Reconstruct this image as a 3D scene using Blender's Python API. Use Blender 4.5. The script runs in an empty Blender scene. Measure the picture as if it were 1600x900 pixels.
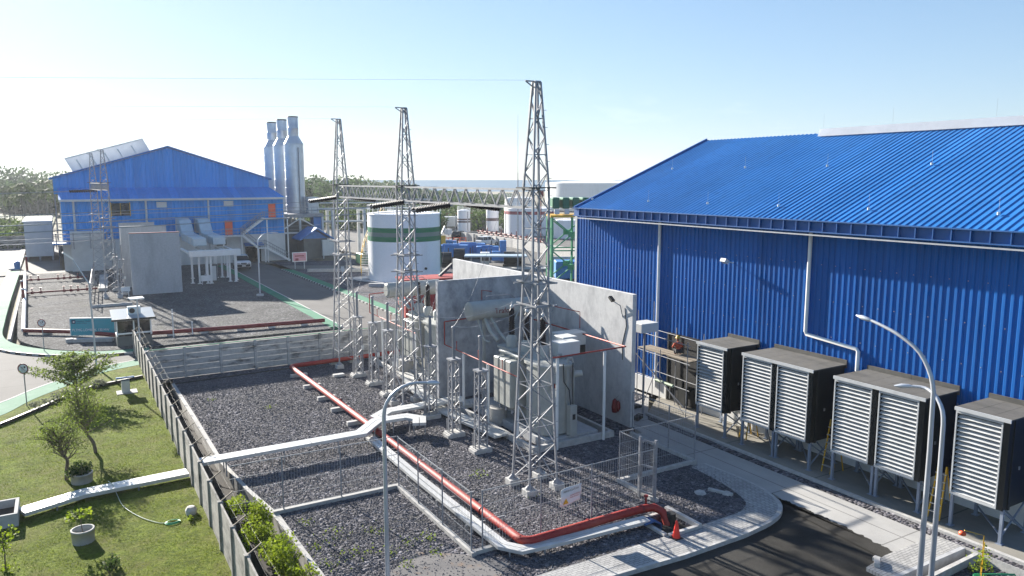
SKY_STRENGTH, SKY_DUST, SUN_E, EXPOSURE, CLOUD = .054, .2, 5.0, 1.66, (7, 7, 7.4, 1)
SKY_TINT = (.86, .98, 1.16, 1)
HAZE = .0002
import bpy, math, random
import numpy as np
from mathutils import Vector, Matrix
R = math.radians
rnd = random.Random(7)
npr = np.random.default_rng(11)
sc = bpy.context.scene
COL = sc.collection

# ------------------------------------------------------------------ camera
F = 1190.0; CAMZ = 12.5
TILT = math.atan(169 / F)
AZ = math.atan(710 * math.cos(TILT) / F)
cam = bpy.data.cameras.new('camera'); co = bpy.data.objects.new('camera', cam); COL.objects.link(co)
cam.sensor_width = 36; cam.lens = 36 * F / 1600; cam.clip_end = 60000; cam.clip_start = 0.3
co.location = (0, 0, CAMZ); co.rotation_euler = (math.pi / 2 - TILT, 0, -AZ)
sc.camera = co

# ------------------------------------------------------------------ mesh builder
ORG = {}
def V3(p): return np.array(p, float)

class MB:
    def __init__(s): s.v = []; s.f = []; s.m = []; s.cm = 0; s.sm = []
    def add(s, vs, fs, smooth=False):
        b = len(s.v); s.v += [tuple(map(float, p)) for p in vs]
        for f in fs: s.f.append(tuple(b + i for i in f)); s.m.append(s.cm); s.sm.append(smooth)
        return s
    def box(s, x0, x1, y0, y1, z0, z1):
        return s.add([(x0,y0,z0),(x1,y0,z0),(x1,y1,z0),(x0,y1,z0),(x0,y0,z1),(x1,y0,z1),(x1,y1,z1),(x0,y1,z1)],
              [(0,3,2,1),(4,5,6,7),(0,1,5,4),(1,2,6,5),(2,3,7,6),(3,0,4,7)])
    def obox(s, c, size, rz=0, rx=0, ry=0):
        M = Matrix.Translation(c) @ Matrix.Rotation(rz, 4, 'Z') @ Matrix.Rotation(ry, 4, 'Y') @ Matrix.Rotation(rx, 4, 'X')
        hx, hy, hz = [k / 2 for k in size]
        vs = [M @ Vector(p) for p in [(-hx,-hy,-hz),(hx,-hy,-hz),(hx,hy,-hz),(-hx,hy,-hz),(-hx,-hy,hz),(hx,-hy,hz),(hx,hy,hz),(-hx,hy,hz)]]
        return s.add(vs, [(0,3,2,1),(4,5,6,7),(0,1,5,4),(1,2,6,5),(2,3,7,6),(3,0,4,7)])
    def _frame(s, d):
        d = d / (np.linalg.norm(d) + 1e-9)
        u = np.array([0, 0, 1.0]) if abs(d[2]) < 0.95 else np.array([1.0, 0, 0])
        a = np.cross(u, d); a /= np.linalg.norm(a); b = np.cross(d, a)
        return a, b
    def bar(s, p, q, w=0.05, h=None):
        h = h or w; p = V3(p); q = V3(q); a, b = s._frame(q - p)
        vs = []
        for c in (p, q):
            for i, j in ((-1,-1),(1,-1),(1,1),(-1,1)): vs.append(c + a * i * w / 2 + b * j * h / 2)
        return s.add(vs, [(0,3,2,1),(4,5,6,7),(0,1,5,4),(1,2,6,5),(2,3,7,6),(3,0,4,7)])
    def cyl(s, p, q, r0, r1=None, n=12, cap=True, smooth=True):
        r1 = r0 if r1 is None else r1; p = V3(p); q = V3(q); a, b = s._frame(q - p)
        vs = []
        for c, r in ((p, r0), (q, r1)):
            for i in range(n):
                t = 2 * math.pi * i / n; vs.append(c + a * r * math.cos(t) + b * r * math.sin(t))
        s.add(vs, [(i, (i + 1) % n, n + (i + 1) % n, n + i) for i in range(n)], smooth)
        if cap: s.add(vs[:n], [tuple(reversed(range(n)))]); s.add(vs[n:], [tuple(range(n))])
        return s
    def tube(s, pts, r, n=8, cap=True):
        P = [V3(p) for p in pts]; rs = r if isinstance(r, (list, tuple)) else [r] * len(P)
        vs = []; pa = None
        for i, p in enumerate(P):
            d = (P[min(i + 1, len(P) - 1)] - P[max(i - 1, 0)]); d = d / (np.linalg.norm(d) + 1e-9)
            if pa is None: a, b = s._frame(d)
            else:
                a = pa - d * np.dot(pa, d); a /= (np.linalg.norm(a) + 1e-9); b = np.cross(d, a)
            pa = a
            for k in range(n):
                t = 2 * math.pi * k / n; vs.append(p + rs[i] * (a * math.cos(t) + b * math.sin(t)))
        fs = []
        for i in range(len(P) - 1):
            for k in range(n): fs.append((i*n + k, i*n + (k+1) % n, (i+1)*n + (k+1) % n, (i+1)*n + k))
        s.add(vs, fs, True)
        if cap: s.add(vs[:n], [tuple(reversed(range(n)))]); s.add(vs[-n:], [tuple(range(n))])
        return s
    def lathe(s, prof, c, n=24, smooth=True):
        vs = []
        for r, z in prof:
            for i in range(n):
                t = 2 * math.pi * i / n; vs.append((c[0] + r * math.cos(t), c[1] + r * math.sin(t), c[2] + z))
        fs = [(j*n + i, j*n + (i+1) % n, (j+1)*n + (i+1) % n, (j+1)*n + i) for j in range(len(prof) - 1) for i in range(n)]
        s.add(vs, fs, smooth)
        if prof[0][0] > 1e-4: s.add(vs[:n], [tuple(reversed(range(n)))])
        if prof[-1][0] > 1e-4: s.add(vs[-n:], [tuple(range(n))])
        return s
    def prism(s, poly, z0, z1, bottom=True):
        n = len(poly); ar = sum(poly[i][0]*poly[(i+1)%n][1] - poly[(i+1)%n][0]*poly[i][1] for i in range(n))
        if ar < 0: poly = poly[::-1]
        vs = [(x, y, z0) for x, y in poly] + [(x, y, z1) for x, y in poly]
        fs = [(i, (i+1) % n, n + (i+1) % n, n + i) for i in range(n)] + [tuple(range(n, 2*n))]
        if bottom: fs.append(tuple(reversed(range(n))))
        return s.add(vs, fs)
    def extr(s, prof, axis, t0, t1):
        """profile of (a,b) pairs extruded along 'x' (a=y,b=z) or 'y' (a=x,b=z)"""
        n = len(prof)
        mk = (lambda a, b, t: (t, a, b)) if axis == 'x' else (lambda a, b, t: (a, t, b))
        vs = [mk(a, b, t0) for a, b in prof] + [mk(a, b, t1) for a, b in prof]
        fs = [(i, (i+1) % n, n + (i+1) % n, n + i) for i in range(n)] + [tuple(range(n, 2*n)), tuple(reversed(range(n)))]
        return s.add(vs, fs)
    def build(s, name, mats, parent=None, loc=None, bevel=0, recalc=False):
        v = np.array(s.v, float)
        if parent is not None: o0 = np.array(ORG[parent.name_full])
        elif loc is not None: o0 = np.array(loc, float)
        else:
            mn = v.min(0); mx = v.max(0); o0 = np.array([(mn[0]+mx[0])/2, (mn[1]+mx[1])/2, mn[2]])
        me = bpy.data.meshes.new(name); me.from_pydata((v - o0).tolist(), [], s.f)
        ms = mats if isinstance(mats, (list, tuple)) else [mats]
        for m in ms: me.materials.append(m)
        if len(ms) > 1: me.polygons.foreach_set('material_index', s.m)
        me.polygons.foreach_set('use_smooth', s.sm)
        me.update()
        o = bpy.data.objects.new(name, me); COL.objects.link(o)
        if parent is not None: o.parent = parent
        else: o.location = o0
        ORG[o.name_full] = tuple(o0)
        if bevel:
            b = o.modifiers.new('bevel', 'BEVEL'); b.width = bevel; b.segments = 1; b.limit_method = 'ANGLE'
        return o

def tag(o, label, cat, group=None):
    o['label'] = label; o['category'] = cat
    if group: o['group'] = group
    return o
def thing(name, label, cat, loc=(0,0,0), group=None):
    o = bpy.data.objects.new(name, None); COL.objects.link(o); o.location = loc; o.empty_display_size = .2
    ORG[o.name_full] = tuple(loc)
    return tag(o, label, cat, group)
def struct(o): o['kind'] = 'structure'; return o
def stuff(o): o['kind'] = 'stuff'; return o
def dup(root, loc, label, group=None, rotz=None, scale=None):
    def cp(o, par):
        c = o.copy(); COL.objects.link(c)
        if par: c.parent = par
        for ch in o.children: cp(ch, c)
        return c
    r = cp(root, None); r.location = loc; r['label'] = label
    ORG[r.name_full] = tuple(loc)
    if group: r['group'] = group
    if rotz is not None: r.rotation_euler = (0, 0, rotz)
    if scale is not None: r.scale = scale if isinstance(scale, tuple) else (scale,)*3
    return r

# ------------------------------------------------------------------ materials
def srgb(r, g, b):
    f = lambda c: (c/255/12.92) if c/255 <= .04045 else ((c/255 + .055)/1.055)**2.4
    return (f(r), f(g), f(b), 1)
def lin(r, g=None, b=None):
    if g is None: g = b = r
    return (r, g, b, 1)
class NT:
    def __init__(s, name):
        s.m = bpy.data.materials.new(name); s.m.use_nodes = True; s.t = s.m.node_tree; s.n = s.t.nodes; s.b = s.n['Principled BSDF']
        s.pos = None
    def node(s, typ, **kw):
        n = s.n.new(typ)
        for k, v in kw.items(): setattr(n, k, v)
        return n
    def link(s, a, b): s.t.links.new(a, b)
    def P(s):
        if not s.pos: s.pos = s.node('ShaderNodeNewGeometry').outputs['Position']
        return s.pos
    def noise(s, scale, detail=4, rough=.55, vec=None, stretch=None):
        n = s.node('ShaderNodeTexNoise'); n.inputs['Scale'].default_value = scale; n.inputs['Detail'].default_value = detail; n.inputs['Roughness'].default_value = rough
        src = vec or s.P()
        if stretch:
            mp = s.node('ShaderNodeMapping'); mp.inputs['Scale'].default_value = stretch; s.link(src, mp.inputs['Vector']); src = mp.outputs[0]
        s.link(src, n.inputs['Vector']); return n.outputs['Fac']
    def voro(s, scale, feature='F1', out='Color'):
        n = s.node('ShaderNodeTexVoronoi', feature=feature); n.inputs['Scale'].default_value = scale; s.link(s.P(), n.inputs['Vector']); return n.outputs[out]
    def ramp(s, fac, stops):
        r = s.node('ShaderNodeValToRGB'); e = r.color_ramp.elements
        e[0].position, e[0].color = stops[0]; e[1].position, e[1].color = stops[-1]
        for p, c in stops[1:-1]: k = e.new(p); k.color = c
        s.link(fac, r.inputs[0]); return r.outputs['Color']
    def mix(s, fac, a, b, mode='MIX'):
        m = s.node('ShaderNodeMix', data_type='RGBA', blend_type=mode)
        for sock, v in ((m.inputs[0], fac), (m.inputs[6], a), (m.inputs[7], b)):
            if isinstance(v, (int, float)): sock.default_value = v
            elif isinstance(v, tuple): sock.default_value = v
            else: s.link(v, sock)
        return m.outputs[2]
    def col(s, c):
        if isinstance(c, tuple): s.b.inputs['Base Color'].default_value = c
        else: s.link(c, s.b.inputs['Base Color'])
        return s
    def rough(s, r): s.b.inputs['Roughness'].default_value = r; return s
    def bump(s, h, strength=.3, dist=.02):
        b = s.node('ShaderNodeBump'); b.inputs['Strength'].default_value = strength; b.inputs['Distance'].default_value = dist
        s.link(h, b.inputs['Height']); s.link(b.outputs[0], s.b.inputs['Normal']); return s
def simple(name, c, rough=.6, metal=0, var=.12, scale=1.5, stretch=None, bump=0, bscale=20, spec=None):
    t = NT(name)
    f = t.noise(scale, 5, .6, stretch=stretch)
    lo = tuple(k * (1 - var) for k in c[:3]) + (1,); hi = tuple(min(1, k * (1 + var)) for k in c[:3]) + (1,)
    t.col(t.ramp(f, [(.3, lo), (.7, hi)])); t.rough(rough); t.b.inputs['Metallic'].default_value = metal
    if spec is not None: t.b.inputs['Specular IOR Level'].default_value = spec
    if bump: t.bump(t.noise(bscale, 3), bump)
    return t.m
def stained(name, c, dark, rough=.85, amount=(.45, .75), scale=.6, stretch=(1, 1, .25), bump=.25, fine=.12):
    t = NT(name)
    base = t.ramp(t.noise(5, 6, .65), [(.3, tuple(k*(1-fine) for k in c[:3])+(1,)), (.7, tuple(k*(1+fine) for k in c[:3])+(1,))])
    f = t.ramp(t.noise(scale, 6, .65, stretch=stretch), [(amount[0], lin(0)), (amount[1], lin(1))])
    t.col(t.mix(f, base, dark)); t.rough(rough); t.bump(t.noise(14, 5), bump, .01)
    return t.m

M = {}
M['galv'] = simple('galvanized_steel', lin(.27, .275, .29), .6, .15, .25, 3)
M['galv_pole'] = simple('galvanized_pole', lin(.46, .48, .51), .42, .4, .12, 2, (1, 1, .3))
M['white'] = simple('white_paint', lin(.72, .72, .70), .5, 0, .06, 2)
M['offwhite'] = simple('off_white_metal', lin(.55, .56, .55), .5, 0, .08, 1.2)
M['tankwhite'] = stained('tank_white_paint', lin(.84, .84, .84), lin(.68, .66, .63), .5, (.55, .85), .35, (1, 1, .15), .02, .04)
M['green_stripe'] = simple('green_tank_stripe', srgb(0, 112, 72), .5, 0, .06)
M['grey_stripe'] = simple('grey_tank_stripe', srgb(112, 128, 122), .5, 0, .06)
M['red_stripe'] = simple('dull_red_stripe', srgb(150, 70, 75), .5, 0, .08)
M['brown_stripe'] = simple('brown_grey_stripe', srgb(92, 74, 74), .5, 0, .08)
M['concrete'] = stained('cast_concrete', lin(.40, .39, .37), lin(.20, .20, .20), .9, (.5, .85), .5, (1, 1, .5), .25)
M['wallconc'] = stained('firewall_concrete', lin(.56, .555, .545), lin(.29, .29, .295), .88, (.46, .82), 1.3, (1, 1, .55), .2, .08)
M['backconc'] = stained('stained_precast_concrete', lin(.46, .455, .44), lin(.09, .09, .085), .95, (.5, .72), 1.1, (1, 1, 2.6), .4)
M['oldconc'] = stained('weathered_concrete', lin(.31, .295, .265), lin(.05, .048, .042), .95, (.46, .74), .9, (1, 1, 2.2), .4)
M['streakconc'] = stained('streaked_concrete', lin(.42, .425, .43), lin(.27, .27, .275), .92, (.5, .8), .9, (1, 1, .25), .25)
M['footing'] = simple('footing_concrete', lin(.44, .43, .41), .9, 0, .2, 4, None, .3)
M['traycover'] = simple('tray_cover_metal', lin(.60, .60, .58), .42, .25, .12, 1.5)
M['red'] = stained('red_pipe_paint', srgb(150, 36, 29), srgb(178, 84, 68), .6, (.42, .8), .5, (1, 1, 1), .03)
M['darkred'] = simple('dark_red_paint', srgb(120, 28, 30), .5, 0, .15)
M['orange'] = simple('orange_door_paint', srgb(226, 84, 40), .5, 0, .05)
M['cone'] = simple('cone_plastic', srgb(235, 52, 36), .5, 0, .05)
M['black'] = simple('black_rubber', lin(.018), .6, 0, .2)
M['darkmetal'] = simple('dark_grey_metal', lin(.022, .024, .023), .5, 0, .25, 2)
M['hoodside'] = simple('shade_black_casing', lin(.010, .012, .0115), .45, 0, .25, 1.2)  # near black: the shade on the hood sides is put into the colour
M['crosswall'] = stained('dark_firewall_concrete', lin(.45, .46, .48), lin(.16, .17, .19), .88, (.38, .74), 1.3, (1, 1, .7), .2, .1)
M['hoodtop'] = stained('dusty_casing_top', lin(.105, .10, .09), lin(.06, .058, .053), .85, (.45, .7), 1.2, (1, .4, 1), .1)
M['louvre'] = simple('louvre_metal', lin(.52, .53, .53), .45, .1, .12, 2.5)
M['steelblue'] = simple('leg_steel', lin(.25, .29, .36), .5, .2, .12)
M['porcelain'] = simple('dark_brown_porcelain', lin(.020, .017, .019), .5, 0, .15, spec=.25)
M['greyins'] = simple('grey_insulator', lin(.20, .21, .23), .4, 0, .1)
M['ventsheet'] = simple('pale_vent_sheet', lin(.26, .30, .33), .35, 0, .06)
M['trafo'] = simple('transformer_grey', lin(.37, .375, .345), .5, 0, .12, 1.6)
M['silver'] = simple('silver_cladding', lin(.55, .58, .62), .38, .45, .1, .8)
M['wire'] = simple('wire_metal', lin(.32, .33, .35), .5, .3, .05)
M['fencewire'] = simple('fence_wire', lin(.34, .35, .36), .5, .3, .1)
M['yellow'] = simple('yellow_paint', srgb(205, 160, 40), .5, 0, .1)
M['green'] = simple('green_paint', srgb(60, 150, 100), .5, 0, .15)
M['darkgreen'] = simple('dark_green_paint', srgb(14, 92, 58), .45, 0, .15)
M['bluep'] = simple('blue_machine_paint', srgb(54, 118, 182), .5, 0, .15)
M['bluepipe'] = simple('blue_pipe', srgb(35, 80, 130), .4, 0, .1)
M['glass'] = simple('dark_glass', lin(.012, .014, .016), .08, 0, .05)
M['carblack'] = simple('black_car_paint', lin(.012), .2, 0, .05)
M['carwhite'] = simple('white_car_paint', lin(.70), .25, 0, .02)
M['chrome'] = simple('headlamp', lin(.8), .15, .6, .02)
M['bark'] = simple('bark', lin(.14, .105, .075), .9, 0, .35, 9, (1, 1, .3), .5)
M['palmbark'] = simple('palm_bark', lin(.13, .125, .11), .9, 0, .2, 2)
M['soil'] = simple('soil', lin(.07, .05, .035), .95, 0, .3, 6, None, .6)
M['teal'] = simple('teal_sign', srgb(48, 150, 166), .5, 0, .05)
M['greenhose'] = simple('green_hose', srgb(60, 165, 110), .45, 0, .1)
M['palehose'] = simple('pale_hose', srgb(170, 185, 160), .45, 0, .1)
M['duct'] = simple('pale_blue_duct', lin(.44, .52, .56), .45, .2, .08)
M['redcont'] = simple('red_container', srgb(140, 40, 34), .55, 0, .12)
M['greycont'] = simple('grey_container', srgb(95, 98, 96), .6, 0, .15)
M['pink'] = simple('faded_pink_print', srgb(206, 150, 155), .6, 0, .1, 4)
M['skin'] = simple('skin', srgb(140, 92, 66), .6, 0, .05)
M['hivis'] = simple('orange_shirt', srgb(196, 84, 50), .8, 0, .1)
M['trousers'] = simple('dark_trousers', lin(.03, .03, .035), .85, 0, .1)
M['timber'] = simple('timber_plank', lin(.24, .20, .15), .85, 0, .2, 4, (3, .3, 1))
M['aluminium'] = simple('aluminium_ladder', lin(.6), .35, .7, .05)

def metal_blue(name, c, fade, axis=1, wid=1.08, spot=.5):
    t = NT(name)
    f = t.noise(.25, 5, .6, stretch=(1, 1, .25)); g = t.noise(40, 2, .5)
    base = t.ramp(f, [(.3, c), (.75, fade)])
    spots = t.ramp(t.noise(3.0, 8, .75), [(.66, lin(0)), (.74, lin(1))])
    sn = t.node('ShaderNodeVectorMath', operation='SNAP'); sv = [1000., 1000., 1000.]; sv[axis] = wid; sn.inputs[1].default_value = sv; t.link(t.P(), sn.inputs[0])
    wh = t.node('ShaderNodeTexWhiteNoise', noise_dimensions='3D'); t.link(sn.outputs[0], wh.inputs['Vector'])
    base = t.mix(1, base, t.ramp(wh.outputs['Value'], [(0, lin(.90)), (1, lin(1.08))]), 'MULTIPLY')
    run = t.ramp(t.noise(2.2, 5, .6, stretch=(1, 1, .06)), [(.5, lin(1)), (.78, lin(.78))]); base = t.mix(1, base, run, 'MULTIPLY')
    t.col(t.mix(t.mix(spot, lin(0), spots), base, tuple(k * .85 + .01 for k in fade[:3]) + (1,)))
    t.rough(.55); t.b.inputs['Specular IOR Level'].default_value = .18; t.bump(g, .03, .005); return t.m
M['bluewall'] = metal_blue('blue_wall_sheet', lin(.007, .108, .385), lin(.014, .138, .45))
M['blueroof'] = metal_blue('blue_roof_sheet', lin(.018, .150, .425), lin(.036, .196, .51))
M['bluegable'] = metal_blue('blue_gable_sheet', lin(.022, .255, .66), lin(.028, .275, .69), 0, 1.08, .08)
M['bluetrim'] = simple('blue_trim', lin(.008, .09, .29), .5, 0, .1)

def grass_mat():
    t = NT('lawn_grass')
    a = t.ramp(t.noise(7, 6, .7), [(.28, lin(.055, .088, .009)), (.5, lin(.125, .165, .017)), (.72, lin(.215, .238, .036))])
    dry = t.ramp(t.noise(.6, 6, .65), [(.47, lin(0)), (.70, lin(.85))])
    a = t.mix(1, a, t.ramp(t.noise(1.3, 5, .65), [(.3, lin(.55)), (.7, lin(1.32))]), 'MULTIPLY')
    t.b.inputs['Specular IOR Level'].default_value = .08; t.col(t.mix(dry, a, lin(.16, .15, .05))); t.rough(.9)
    t.bump(t.noise(9, 7, .75), 1.0, .10); return t.m
M['grass'] = grass_mat()

def gravel_mat(name, tint=(1, 1, 1), weeds=.0, sc_=9):
    t = NT(name)
    v = t.node('ShaderNodeTexVoronoi'); v.inputs['Scale'].default_value = sc_; t.link(t.P(), v.inputs['Vector'])
    sep = t.node('ShaderNodeSeparateColor'); t.link(v.outputs['Color'], sep.inputs[0])
    k = lambda x: tuple(x * q for q in tint) + (1,)
    c = t.ramp(sep.outputs[0], [(.0, k(.045)), (.5, k(.09)), (.85, k(.14)), (1, k(.24))])
    big = t.ramp(t.noise(.35, 5, .6), [(.35, lin(.75)), (.7, lin(1.25))])
    c = t.mix(1, c, big, 'MULTIPLY')
    if weeds:
        w = t.ramp(t.noise(.5, 7, .7), [(.56, lin(0)), (.70, lin(weeds))])
        c = t.mix(w, c, lin(.10, .105, .045))
    t.col(c); t.rough(.95); t.b.inputs['Specular IOR Level'].default_value = .15
    inv = t.node('ShaderNodeMath', operation='SUBTRACT'); inv.inputs[0].default_value = 1; t.link(v.outputs['Distance'], inv.inputs[1])
    t.bump(inv.outputs[0], 1, .06); return t.m
M['gravel'] = gravel_mat('dark_gravel', (1, .965, 1.07), .2)
M['gravel2'] = gravel_mat('dusty_gravel', (.95, .945, .95), .35, 9)
M['stone'] = None
def stone_mat():
    t = NT('gravel_stone')
    w = t.node('ShaderNodeTexWhiteNoise', noise_dimensions='3D')
    sn = t.node('ShaderNodeVectorMath', operation='SNAP'); sn.inputs[1].default_value = (.06, .06, .3); t.link(t.P(), sn.inputs[0]); t.link(sn.outputs[0], w.inputs['Vector'])
    t.col(t.ramp(w.outputs['Value'], [(0, lin(.050, .049, .056)), (.6, lin(.098, .094, .106)), (.95, lin(.16, .156, .165)), (1, lin(.26, .255, .26))])); t.rough(.85); return t.m
M['stone'] = stone_mat()
def asphalt_mat():
    t = NT('asphalt')
    a = t.ramp(t.noise(60, 3), [(.3, lin(.024, .0235, .0215)), (.7, lin(.054, .051, .046))])
    b = t.ramp(t.noise(.3, 6, .65), [(.4, lin(.7)), (.7, lin(1.5))])
    t.col(t.mix(1, a, b, 'MULTIPLY')); t.rough(.95); t.b.inputs['Specular IOR Level'].default_value = .15; t.bump(t.noise(90, 3), .4, .01); return t.m
M['asphalt'] = asphalt_mat()
def road_mat(name, c, d):
    t = NT(name)
    a = t.ramp(t.noise(.35, 7, .68, stretch=(1, .5, 1)), [(.32, d), (.62, c)])
    f = t.noise(25, 4); t.col(t.mix(.25, a, t.ramp(f, [(.3, d), (.7, c)])))
    cr = t.node('ShaderNodeTexBrick'); cr.inputs['Scale'].default_value = .2; cr.offset = 0
    cr.inputs['Color1'].default_value = cr.inputs['Color2'].default_value = lin(1); cr.inputs['Mortar'].default_value = lin(.55)
    cr.inputs['Mortar Size'].default_value = .006; cr.inputs['Brick Width'].default_value = 1; cr.inputs['Row Height'].default_value = 1
    t.link(t.P(), cr.inputs['Vector'])
    prev = t.b.inputs['Base Color'].links[0].from_socket
    t.col(t.mix(1, prev, cr.outputs['Color'], 'MULTIPLY')); t.rough(.9); t.b.inputs['Specular IOR Level'].default_value = .25; t.bump(f, .15, .01); return t.m
M['road'] = road_mat('road_concrete', lin(.145, .139, .131), lin(.10, .096, .09))
M['apron'] = road_mat('apron_concrete', lin(.43, .42, .40), lin(.29, .285, .275))
M['roadd'] = road_mat('dull_yard_concrete', lin(.175, .165, .15), lin(.11, .103, .095))
M['slab'] = road_mat('hood_slab_concrete', lin(.31, .29, .25), lin(.19, .18, .155))
def paver_mat():
    t = NT('paving_blocks')
    br = t.node('ShaderNodeTexBrick'); br.inputs['Scale'].default_value = 1; br.inputs['Brick Width'].default_value = .22; br.inputs['Row Height'].default_value = .11
    br.inputs['Mortar Size'].default_value = .008; br.inputs['Color1'].default_value = lin(.44, .43, .41); br.inputs['Color2'].default_value = lin(.34, .335, .325); br.inputs['Mortar'].default_value = lin(.12)
    t.link(t.P(), br.inputs['Vector'])
    d = t.ramp(t.noise(.7, 6, .65), [(.35, lin(.8)), (.7, lin(1.15))])
    t.col(t.mix(1, br.outputs['Color'], d, 'MULTIPLY')); t.rough(.85); t.bump(br.outputs['Fac'], -.2, .01); return t.m
M['paver'] = paver_mat()
M['walkgreen'] = stained('green_walkway_paint', srgb(66, 118, 92), srgb(104, 138, 118), .9, (.5, .8), .5, (1, 1, 1), .1)
M['walkgreen2'] = stained('vivid_green_walkway_paint', srgb(26, 112, 80), srgb(66, 132, 104), .9, (.5, .8), .5, (1, 1, 1), .1)
M['dirt'] = stained('dark_dirt', lin(.028, .022, .016), lin(.009, .008, .006), .95, (.4, .7), 2, (1, 1, 1), .6)
M['field'] = stained('field_ground', lin(.055, .085, .022), lin(.085, .08, .03), .95, (.45, .7), .08, (1, 1, 1), .1)
M['patch'] = stained('dry_dirt_patch', lin(.15, .142, .138), lin(.24, .15, .085), .95, (.56, .74), 1.1, (1, 1, 1), .5)
M['earth'] = stained('dry_earth', lin(.20, .165, .12), lin(.10, .10, .04), .95, (.4, .65), .05, (1, 1, 1), .3)
M['sea'] = None
def sea_mat():
    t = NT('sea_water'); t.col(lin(.02, .085, .15)); t.rough(.5); t.b.inputs['Specular IOR Level'].default_value = .22
    t.b.inputs['IOR'].default_value = 1.33; t.bump(t.noise(.05, 6, .6), .5, 2.0); return t.m
M['sea'] = sea_mat()
def leaf_mat(name, a, b, sc_=1.0, tl=.38):
    t = NT(name)
    c = t.ramp(t.noise(sc_, 4, .7), [(.3, a), (.7, b)]); t.col(c); t.rough(.65)
    tr = t.node('ShaderNodeBsdfTranslucent'); t.link(c, tr.inputs['Color'])
    mx = t.node('ShaderNodeMixShader'); mx.inputs[0].default_value = tl; t.b.inputs['Specular IOR Level'].default_value = .2
    t.link(t.b.outputs[0], mx.inputs[1]); t.link(tr.outputs[0], mx.inputs[2])
    t.link(mx.outputs[0], t.n['Material Output'].inputs['Surface']); return t.m
M['blade'] = leaf_mat('grass_blade', lin(.09, .135, .012), lin(.19, .225, .03), .9, .6)
M['palevent'] = leaf_mat('pale_translucent_sheet', lin(.58, .60, .62), lin(.70, .72, .74), .6, .5)
M['leaf'] = leaf_mat('leaf_green', lin(.035, .065, .018), lin(.085, .13, .03))
M['leaf_light'] = leaf_mat('leaf_yellow_green', lin(.12, .19, .014), lin(.28, .34, .03), 2, .5)
M['leaf_olive'] = leaf_mat('leaf_olive', lin(.09, .14, .02), lin(.20, .25, .045), 1.5, .5)
M['leaf_silver'] = leaf_mat('leaf_silver', lin(.12, .14, .10), lin(.26, .27, .21), 3)
M['leaf_far'] = leaf_mat('far_leaf', lin(.03, .06, .022), lin(.075, .12, .04), .08)
M['leaf_palm'] = leaf_mat('palm_leaf', lin(.035, .06, .02), lin(.09, .12, .04), .3)
M['leaf_field'] = leaf_mat('field_plant', lin(.05, .09, .02), lin(.11, .16, .035), .12)

# ------------------------------------------------------------------ pixel -> world, used only to lay things out on the ground
HX, HY = math.sin(AZ), math.cos(AZ); CT, ST = math.cos(TILT), math.sin(TILT)
def _ray(px, py):
    a = (px - 800) / F; b = -(py - 450) / F
    return (HX*CT + a*HY + b*HX*ST, HY*CT - a*HX + b*HY*ST, -ST + b*CT)
def G(px, py, z=0):
    d = _ray(px, py); t = (z - CAMZ) / d[2]; return (d[0]*t, d[1]*t, z)
def atX(px, py, X):
    d = _ray(px, py); t = X / d[0]; return (X, d[1]*t, CAMZ + d[2]*t)
def atY(px, py, Y):
    d = _ray(px, py); t = Y / d[1]; return (d[0]*t, Y, CAMZ + d[2]*t)

def leaves(mb, C, size, flat=0., n=None):
    """many leaf quads at centres C (n,3)"""
    C = np.asarray(C, float); k = len(C)
    a = npr.normal(size=(k, 3)); a[:, 2] *= (1 - flat); a /= np.linalg.norm(a, axis=1)[:, None] + 1e-9
    b = npr.normal(size=(k, 3)); b[:, 2] *= (1 - flat); b -= a * (a * b).sum(1)[:, None]; b /= np.linalg.norm(b, axis=1)[:, None] + 1e-9
    s = (size * npr.uniform(.6, 1.4, k))[:, None] / 2
    q = np.stack([C - a*s, C - b*s*.6, C + a*s, C + b*s*.6], 1).reshape(-1, 3)
    base = len(mb.v); mb.v += [tuple(p) for p in q.tolist()]
    mb.f += [tuple(base + 4*i + j for j in range(4)) for i in range(k)]; mb.m += [mb.cm]*k; mb.sm += [False]*k
def blob(c, r, n):
    p = npr.normal(size=(n, 3)); p /= np.linalg.norm(p, axis=1)[:, None]; p *= npr.uniform(.25, 1, n)[:, None] ** .45
    return np.asarray(c) + p * np.asarray(r)
def sheet(name, poly, z, mat, skirt=.0):
    mb = MB()
    if skirt: mb.prism(poly, z - skirt, z, False)
    else:
        n = len(poly); ar = sum(poly[i][0]*poly[(i+1)%n][1] - poly[(i+1)%n][0]*poly[i][1] for i in range(n))
        if ar < 0: poly = poly[::-1]
        mb.add([(x, y, z) for x, y in poly], [tuple(range(n))])
    return struct(mb.build(name, mat))
def smooth_line(pts, k=6):
    P = [V3(p) for p in pts]; out = []
    for i in range(len(P) - 1):
        p0, p1, p2, p3 = P[max(i-1,0)], P[i], P[i+1], P[min(i+2, len(P)-1)]
        for j in range(k):
            t = j / k
            out.append(.5*((2*p1) + (-p0+p2)*t + (2*p0-5*p1+4*p2-p3)*t*t + (-p0+3*p1-3*p2+p3)*t**3))
    out.append(P[-1]); return [tuple(p) for p in out]

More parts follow.
